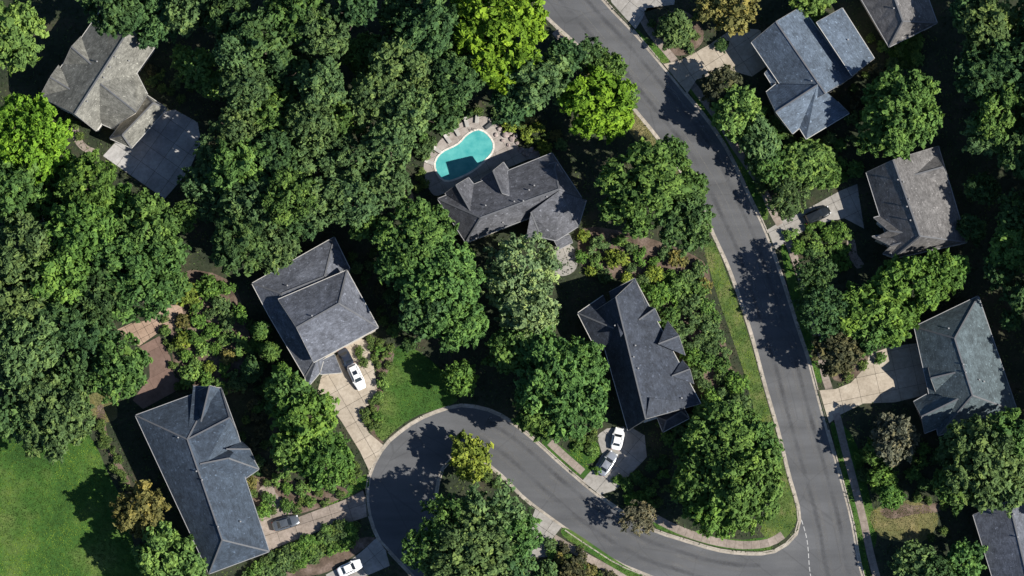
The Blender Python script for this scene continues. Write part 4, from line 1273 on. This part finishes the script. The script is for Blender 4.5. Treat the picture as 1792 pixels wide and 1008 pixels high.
TREES = """
190 5 58 15 D;262 26 58 15 D;318 18 42 14 G;345 118 36 10 L;318 100 22 8 L;375 148 28 9 L
398 25 50 16 D;455 72 62 17 D;405 95 42 15 G;425 150 48 15 G;520 20 50 16 M;565 58 60 17 G;622 12 42 16 D;505 125 50 16 D
560 145 52 16 G;640 95 50 15 M;700 30 40 15 D;748 48 58 17 D;700 110 48 16 G;655 165 52 16 G;600 205 54 16 M;540 215 54 16 G
472 195 52 16 M;412 222 52 15 G T;742 125 50 16 G;792 135 48 15 D;778 185 42 14 D;722 195 50 15 G;680 250 54 16 G;620 278 54 16 G
550 285 54 16 G;482 275 54 16 D;422 290 54 16 M;378 262 38 14 G T;368 330 56 16 G T;440 352 60 17 G;505 345 54 16 M;562 352 50 15 G
620 350 54 15 G;682 322 44 14 G;420 425 60 16 D;478 420 52 15 G;522 385 40 14 D;640 392 32 12 M;320 380 26 12 M
868 50 88 19 B;938 135 58 16 G;895 175 40 13 D;1045 185 62 15 B;1130 330 82 19 M;1200 385 54 16 D;1060 125 34 9 M;1092 172 26 8 M
1175 268 28 9 M;1212 325 28 9 M;1030 95 30 9 D;990 100 34 12 D
10 55 62 17 L;48 245 72 18 B;98 305 52 16 V;18 325 54 16 M;70 370 60 17 V;150 325 58 16 V;205 362 58 16 V;140 402 60 17 V;255 402 60 16 M
212 455 60 16 M;285 445 46 14 M;40 435 60 17 G;100 475 60 16 V;170 515 60 16 D;242 512 56 15 M;292 495 38 12 M;28 525 60 17 G;100 565 54 16 D
38 605 68 18 G;160 585 48 14 D;205 640 56 14 M;130 655 42 13 D;60 690 48 15 G;95 728 66 15 G;20 730 40 14 D
725 420 72 16 M;770 480 72 16 M;795 560 58 14 M;745 540 52 14 D;700 460 44 13 M;805 662 32 8 V
916 472 64 14 W T;878 500 38 11 W T;925 545 58 13 W;890 610 42 12 M;945 610 44 12 M;980 675 80 17 M;945 720 52 14 M;1010 640 50 14 M
535 745 58 14 V;566 800 50 13 V;510 690 42 12 M;515 790 42 12 M;600 828 22 8 V
245 890 46 10 O;285 978 58 11 L;318 1000 40 10 L;820 800 39 8 Y;780 918 55 15 M T;865 908 62 16 G T;825 970 76 17 G;900 940 46 14 M;740 960 42 13 M T;780 1010 50 14 G T;890 1000 50 14 D
1115 908 31 7 P T;1268 772 66 14 M;1300 845 72 16 M;1225 850 56 12 M;1265 880 52 14 V;1320 780 46 13 M;1205 785 26 8 V
1290 195 46 10 L;1262 150 34 8 K;1325 245 40 9 G;1580 195 74 17 M;1550 230 42 13 M
1738 40 54 18 G;1775 110 56 19 D;1722 130 44 18 D;1755 200 54 19 M;1725 235 40 16 G;1785 260 44 18 D;1775 425 44 15 M;1790 370 40 16 D;1700 20 36 15 D
1425 475 40 11 D T;1440 545 44 12 D T;1425 520 30 9 M T;1465 615 44 10 K;1455 590 34 9 D T;1535 545 60 12 V;1590 500 56 12 V;1645 480 42 11 V;1520 580 38 10 M;1560 570 34 9 V;1675 468 24 8 V
1565 768 44 10 P;1530 790 24 7 M;1545 835 26 6 V;1560 870 22 6 V;1720 805 76 17 G;1765 770 52 15 M;1670 850 38 13 M;1775 850 40 14 G
1690 985 38 9 M;1600 988 42 8 G;1640 1000 30 9 D;1000 1004 26 6 K;955 1004 24 7 G
1285 15 42 9 O;1180 50 34 6 G;1420 0 34 8 L;1240 15 26 7 O;1380 345 38 7 G T;1410 285 44 7 L;1350 290 34 7 M T;1440 300 30 6 M
1850 20 66 22 D;1856 110 66 22 D;1862 200 66 23 D;1866 290 66 23 D;1862 370 62 22 D;1860 450 62 22 D;1862 530 58 16 D;1872 610 58 15 D;1872 690 56 14 D;1860 770 60 16 G;1866 850 60 18 M
1970 330 76 25 D;1970 440 76 24 D;1970 220 76 25 D;1750 470 34 12 D;1792 520 34 13 D;1770 560 20 7 D;1720 330 30 10 D;1700 400 26 9 D
"""
for line in TREES.replace('\n', ';').split(';'):
    q = line.split()
    if len(q) >= 5:
        tree(float(q[0]), float(q[1]), float(q[2]), float(q[3]), q[4], q[5] if len(q) > 5 else None)
for px_, py_, r_, h_, c_ in [(455, 575, 20, 7, 'M'), (470, 612, 22, 8, 'M'), (492, 650, 22, 8, 'V'), (440, 645, 22, 7, 'D'), (478, 672, 20, 8, 'M'), (1715, 75, 30, 15, 'G'), (1740, 165, 32, 16, 'M'), (1765, 235, 30, 15, 'G')]:
    tree(px_, py_, r_, h_, c_, 'C')

def scatter(poly, n, rmin, rmax, cols, seed, mind=0.75, hf=1.0):
    rnd = random.Random(seed)
    xs = [p[0] for p in poly]; ys = [p[1] for p in poly]
    got = []
    for _ in range(n * 40):
        if len(got) >= n: break
        x, y = rnd.uniform(min(xs), max(xs)), rnd.uniform(min(ys), max(ys))
        if not inpoly([x], [y], poly)[0]: continue
        r = rnd.uniform(rmin, rmax)
        if any(math.hypot(x - a, y - b) < (r + c) * mind for a, b, c in got): continue
        got.append((x, y, r))
    for x, y, r in got:
        shrub(x, y, r, rnd.choice(cols), hf)
scatter([(318, 500), (395, 490), (425, 560), (438, 640), (420, 690), (330, 668), (312, 600)], 30, 12, 24, 'LLGOVY', 1)
scatter([(1010, 410), (1080, 415), (1120, 440), (1200, 440), (1235, 480), (1235, 520), (1160, 510), (1110, 485), (1060, 490), (1020, 470)], 34, 10, 22, 'YOLOVGG', 2)
scatter([(1125, 500), (1225, 500), (1250, 545), (1275, 620), (1300, 700), (1310, 740), (1215, 740), (1232, 700), (1200, 615)], 46, 12, 24, 'GMGVGL', 3, 0.62)
scatter([(430, 1012), (470, 975), (590, 920), (622, 920), (620, 945), (500, 1000)], 56, 9, 15, 'LGVVG', 4, 0.42)
scatter([(640, 585), (690, 610), (680, 660), (670, 700), (655, 700), (660, 650), (650, 610)], 12, 7, 13, 'VLMO', 5, 0.7)
scatter([(640, 705), (668, 700), (660, 760), (645, 745), (638, 725)], 8, 7, 12, 'VLV', 6, 0.7)
scatter([(430, 835), (500, 830), (590, 850), (600, 868), (540, 892), (445, 895)], 18, 7, 14, 'MVLOM', 7, 0.9)
scatter([(860, 190), (930, 205), (975, 235), (990, 262), (950, 262), (920, 235), (885, 215)], 18, 8, 16, 'OGYG', 8, 0.7)
scatter([(730, 300), (745, 290), (745, 318), (728, 345), (722, 330)], 5, 7, 10, 'MVL', 9, 0.8)
scatter([(1290, 210), (1340, 190), (1400, 240), (1480, 270), (1500, 300), (1440, 330), (1380, 320), (1330, 330)], 32, 10, 20, 'GMLGVM', 10, 0.75)
scatter([(1375, 410), (1440, 390), (1478, 392), (1485, 420), (1480, 470), (1440, 440), (1390, 440)], 18, 9, 17, 'VLMV', 11, 0.75)
scatter([(1140, 40), (1220, 30), (1225, 80), (1190, 95), (1160, 80)], 9, 7, 13, 'OKGP', 12, 1.0)
scatter([(1000, 765), (1045, 740), (1040, 790), (1010, 800)], 6, 7, 12, 'VML', 13, 0.9)
scatter([(1150, 730), (1220, 725), (1200, 780), (1160, 770)], 10, 9, 16, 'VGM', 14, 0.75)
scatter([(440, 540), (440, 700), (470, 740), (480, 690), (450, 600)], 10, 9, 15, 'MDV', 15, 0.8)
scatter([(540, 680), (555, 695), (590, 760), (640, 835), (620, 850), (575, 760)], 10, 6, 10, 'VML', 16, 0.8)
scatter([(164, 742), (176, 735), (205, 800), (228, 850), (216, 856), (190, 810)], 14, 6, 10, 'MVG', 28, 0.6)
scatter([(1450, 645), (1500, 620), (1515, 640), (1480, 668)], 4, 6, 10, 'OVL', 17, 1.2)
scatter([(740, 210), (830, 185), (840, 200), (780, 225), (748, 262), (735, 280)], 16, 9, 17, 'GGDM', 18, 0.7)
scatter([(960, 948), (985, 950), (1075, 1012), (950, 1012)], 20, 8, 16, 'KGOM', 19, 0.7)
scatter([(1580, 880), (1650, 860), (1660, 920), (1640, 960)], 5, 6, 10, 'KOP', 20, 1.1)
scatter([(1500, 790), (1560, 810), (1580, 890), (1530, 900)], 9, 8, 14, 'VMG', 21, 0.8)
scatter([(840, 815), (860, 822), (882, 845), (860, 850)], 4, 7, 10, 'KMO', 22, 0.9)
scatter([(280, 560), (320, 530), (330, 600), (310, 680), (300, 640)], 9, 6, 11, 'OKLP', 23, 0.8)
scatter([(940, 740), (1000, 780), (1060, 840), (1040, 760), (1000, 740)], 8, 7, 12, 'VML', 24, 1.0)
scatter([(1520, 60), (1620, 60), (1600, 125), (1560, 120)], 9, 8, 16, 'LVG', 25, 0.8)
scatter([(1060, 830), (1140, 830), (1150, 900), (1100, 880)], 7, 7, 13, 'MKV', 26, 0.8)
scatter([(120, 205), (150, 235), (150, 250), (130, 235)], 3, 6, 9, 'YLO', 27, 0.9)
scatter([(600, 430), (690, 440), (680, 500), (720, 600), (690, 600), (640, 520)], 14, 8, 15, 'MDGK', 31, 0.9)
scatter([(1490, 150), (1540, 110), (1520, 250), (1480, 270), (1440, 250)], 14, 8, 15, 'MGKV', 32, 0.8)
scatter([(1580, 790), (1650, 770), (1650, 850), (1600, 870)], 10, 8, 15, 'DMK', 35, 0.9)
scatter([(1090, 850), (1160, 790), (1170, 880), (1120, 890)], 12, 8, 14, 'MDKV', 36, 0.85)
scatter([(430, 690), (470, 720), (470, 830), (440, 830), (420, 760)], 12, 8, 14, 'MGDK', 37, 0.85)
scatter([(250, 110), (340, 150), (340, 180), (280, 170)], 8, 8, 14, 'KMOG', 38, 0.9)
for q in [(1262, 76, 13, 'D'), (632, 622, 9, 'V'), (637, 634, 9, 'V'), (629, 612, 8, 'M'), (1540, 628, 11, 'M'), (1470, 402, 16, 'V'), (1448, 408, 14, 'V'), (500, 884, 13, 'M'), (460, 895, 15, 'V')]:
    shrub(*q)

build_shrubs()

# labels that single every plant out: nearest landmark, side of it, rank by distance
LM = {'the swimming pool': (812, 272), 'the pool side house': (890, 350), 'the two tier house': (555, 550), 'the long house': (350, 840), 'the taupe top left house': (175, 130),
      'the corner lot house': (1120, 630), 'the blue grey roofed house': (1410, 120), 'the black car': (1430, 376), 'the taupe right hand house': (1600, 360), 'the green grey roofed house': (1690, 640),
      'the big left lawn': (90, 880), 'the cul-de-sac': (710, 840), 'the brown terrace': (270, 630), 'the street junction': (1400, 960), 'the bottom right house': (1750, 950), 'the top edge house': (1565, 20),
      'the two corner lot cars': (1070, 790), 'the worn lawn': (1590, 910), 'the bottom white car': (612, 994)}
ORD = ['nearest', 'second nearest', 'third nearest', 'fourth nearest', 'fifth nearest', 'sixth nearest', 'seventh nearest', 'eighth nearest', 'ninth nearest', 'tenth nearest', 'eleventh nearest', 'twelfth nearest'] + [f'{k}th nearest' for k in range(13, 60)]
def dirword(dx, dy):
    a = math.degrees(math.atan2(-dy, dx)) % 360
    return ['right of', 'above right of', 'above', 'above left of', 'left of', 'below left of', 'below', 'below right of'][int((a + 22.5) // 45) % 8]
buckets = {}
for ob, x, y, kw, cw in PLANTS:
    nm = min(LM, key=lambda k: math.hypot(LM[k][0] - x, LM[k][1] - y))
    d = math.hypot(LM[nm][0] - x, LM[nm][1] - y)
    buckets.setdefault((cw, kw, dirword(x - LM[nm][0], y - LM[nm][1]), nm), []).append((d, ob))
for (cw, kw, dw, nm), lst in buckets.items():
    lst.sort(key=lambda t: t[0])
    for i, (d, ob) in enumerate(lst):
        lab = f'{cw} {kw} {dw} {nm}' if len(lst) == 1 else f'{ORD[i]} {cw} {kw} {dw} {nm}'
        tag(ob, lab, 'shrub' if kw == 'shrub' else 'tree', 'shrubs in the gardens' if kw == 'shrub' else 'trees')

# ------------------------------------------------------------------ grass and ground cover
def scatter_leaves(name, label, cat, pts, size, col, seed, lean=0.5):
    rs = np.random.RandomState(seed)
    n = len(pts)
    C = np.c_[pts, np.full(n, 0.03) + rs.uniform(0, 0.05, n)]
    nrm = rs.normal(size=(n, 3)) * lean + np.array((0, 0, 1.0)); nrm /= np.linalg.norm(nrm, axis=1)[:, None]
    V = leaf_quads(C, nrm, size * rs.uniform(0.6, 1.4, n), rs, 0.4)
    X_, Y_ = pts[:, 0], pts[:, 1]
    f = 0.5 + rs.normal(size=n) * 0.15
    for k in range(9):
        a, w2, ph_ = rs.uniform(0, 6.28), 0.12 * 1.55 ** k, rs.uniform(0, 6.28)
        f += 0.15 * np.sin((X_ * np.cos(a) + Y_ * np.sin(a)) * w2 + ph_ + 1.5 * np.sin((X_ * np.sin(a) - Y_ * np.cos(a)) * w2 * 0.7))
    o = link(name, quads_to_mesh(name, V, np.clip(f, 0, 1), M['leaf']))
    o.color = (*col, 1)
    tag(o, label, cat, None, 'stuff')
rs = np.random.RandomState(5)
HARD = drive_polys + FOOT + [deck_poly, px_poly(COURT), px_poly(TERR), px_poly(BROWN)]
gp, dp, vp = [], [], []
for poly, mat in LAWNS:
    P = np.array(poly); a = abs(area2(poly)) / 2
    n = int(a * 26)
    lo_, hi_ = P.min(0), P.max(0)
    q = rs.uniform(lo_, hi_, (int(n * np.prod(hi_ - lo_) / a), 2))
    q = q[inpoly(q[:, 0], q[:, 1], poly)]
    q = q[~inpoly(q[:, 0], q[:, 1], road_poly)]
    for h in HARD: q = q[~inpoly(q[:, 0], q[:, 1], h)]
    for wk in WALKS:
        if len(q):
            dmin = np.min(np.hypot(q[:, None, 0] - wk[None, :, 0], q[:, None, 1] - wk[None, :, 1]), axis=1)
            q = q[dmin > 0.95]
    {'lawn': gp, 'verge': vp}.get(mat, dp).append(q)
scatter_leaves('grass', 'short mown green grass of the lawns and verges', 'grass', np.concatenate(gp), 0.12, (0.083, 0.155, 0.026), 1)
scatter_leaves('verge_grass', 'yellowish green grass of the wide verge left of the main street', 'grass', np.concatenate(vp), 0.12, (0.1, 0.165, 0.03), 4)
scatter_leaves('dry_grass', 'thin yellowed grass of the worn lawns', 'grass', np.concatenate(dp), 0.11, (0.13, 0.13, 0.05), 2)
q = rs.uniform((-95, -58), (95, 58), (60000, 2))
q = q[~inpoly(q[:, 0], q[:, 1], road_poly)]
for h in HARD + [l[0] for l in LAWNS] + [b[0] for b in BEDS]: q = q[~inpoly(q[:, 0], q[:, 1], h)]
for wk in WALKS:
    dmin = np.min(np.hypot(q[:, None, 0] - wk[None, :, 0], q[:, None, 1] - wk[None, :, 1]), axis=1)
    q = q[dmin > 0.95]
scatter_leaves('ground_cover', 'low dark ivy and weeds under the trees', 'ground cover', q, 0.26, (0.055, 0.09, 0.036), 3)
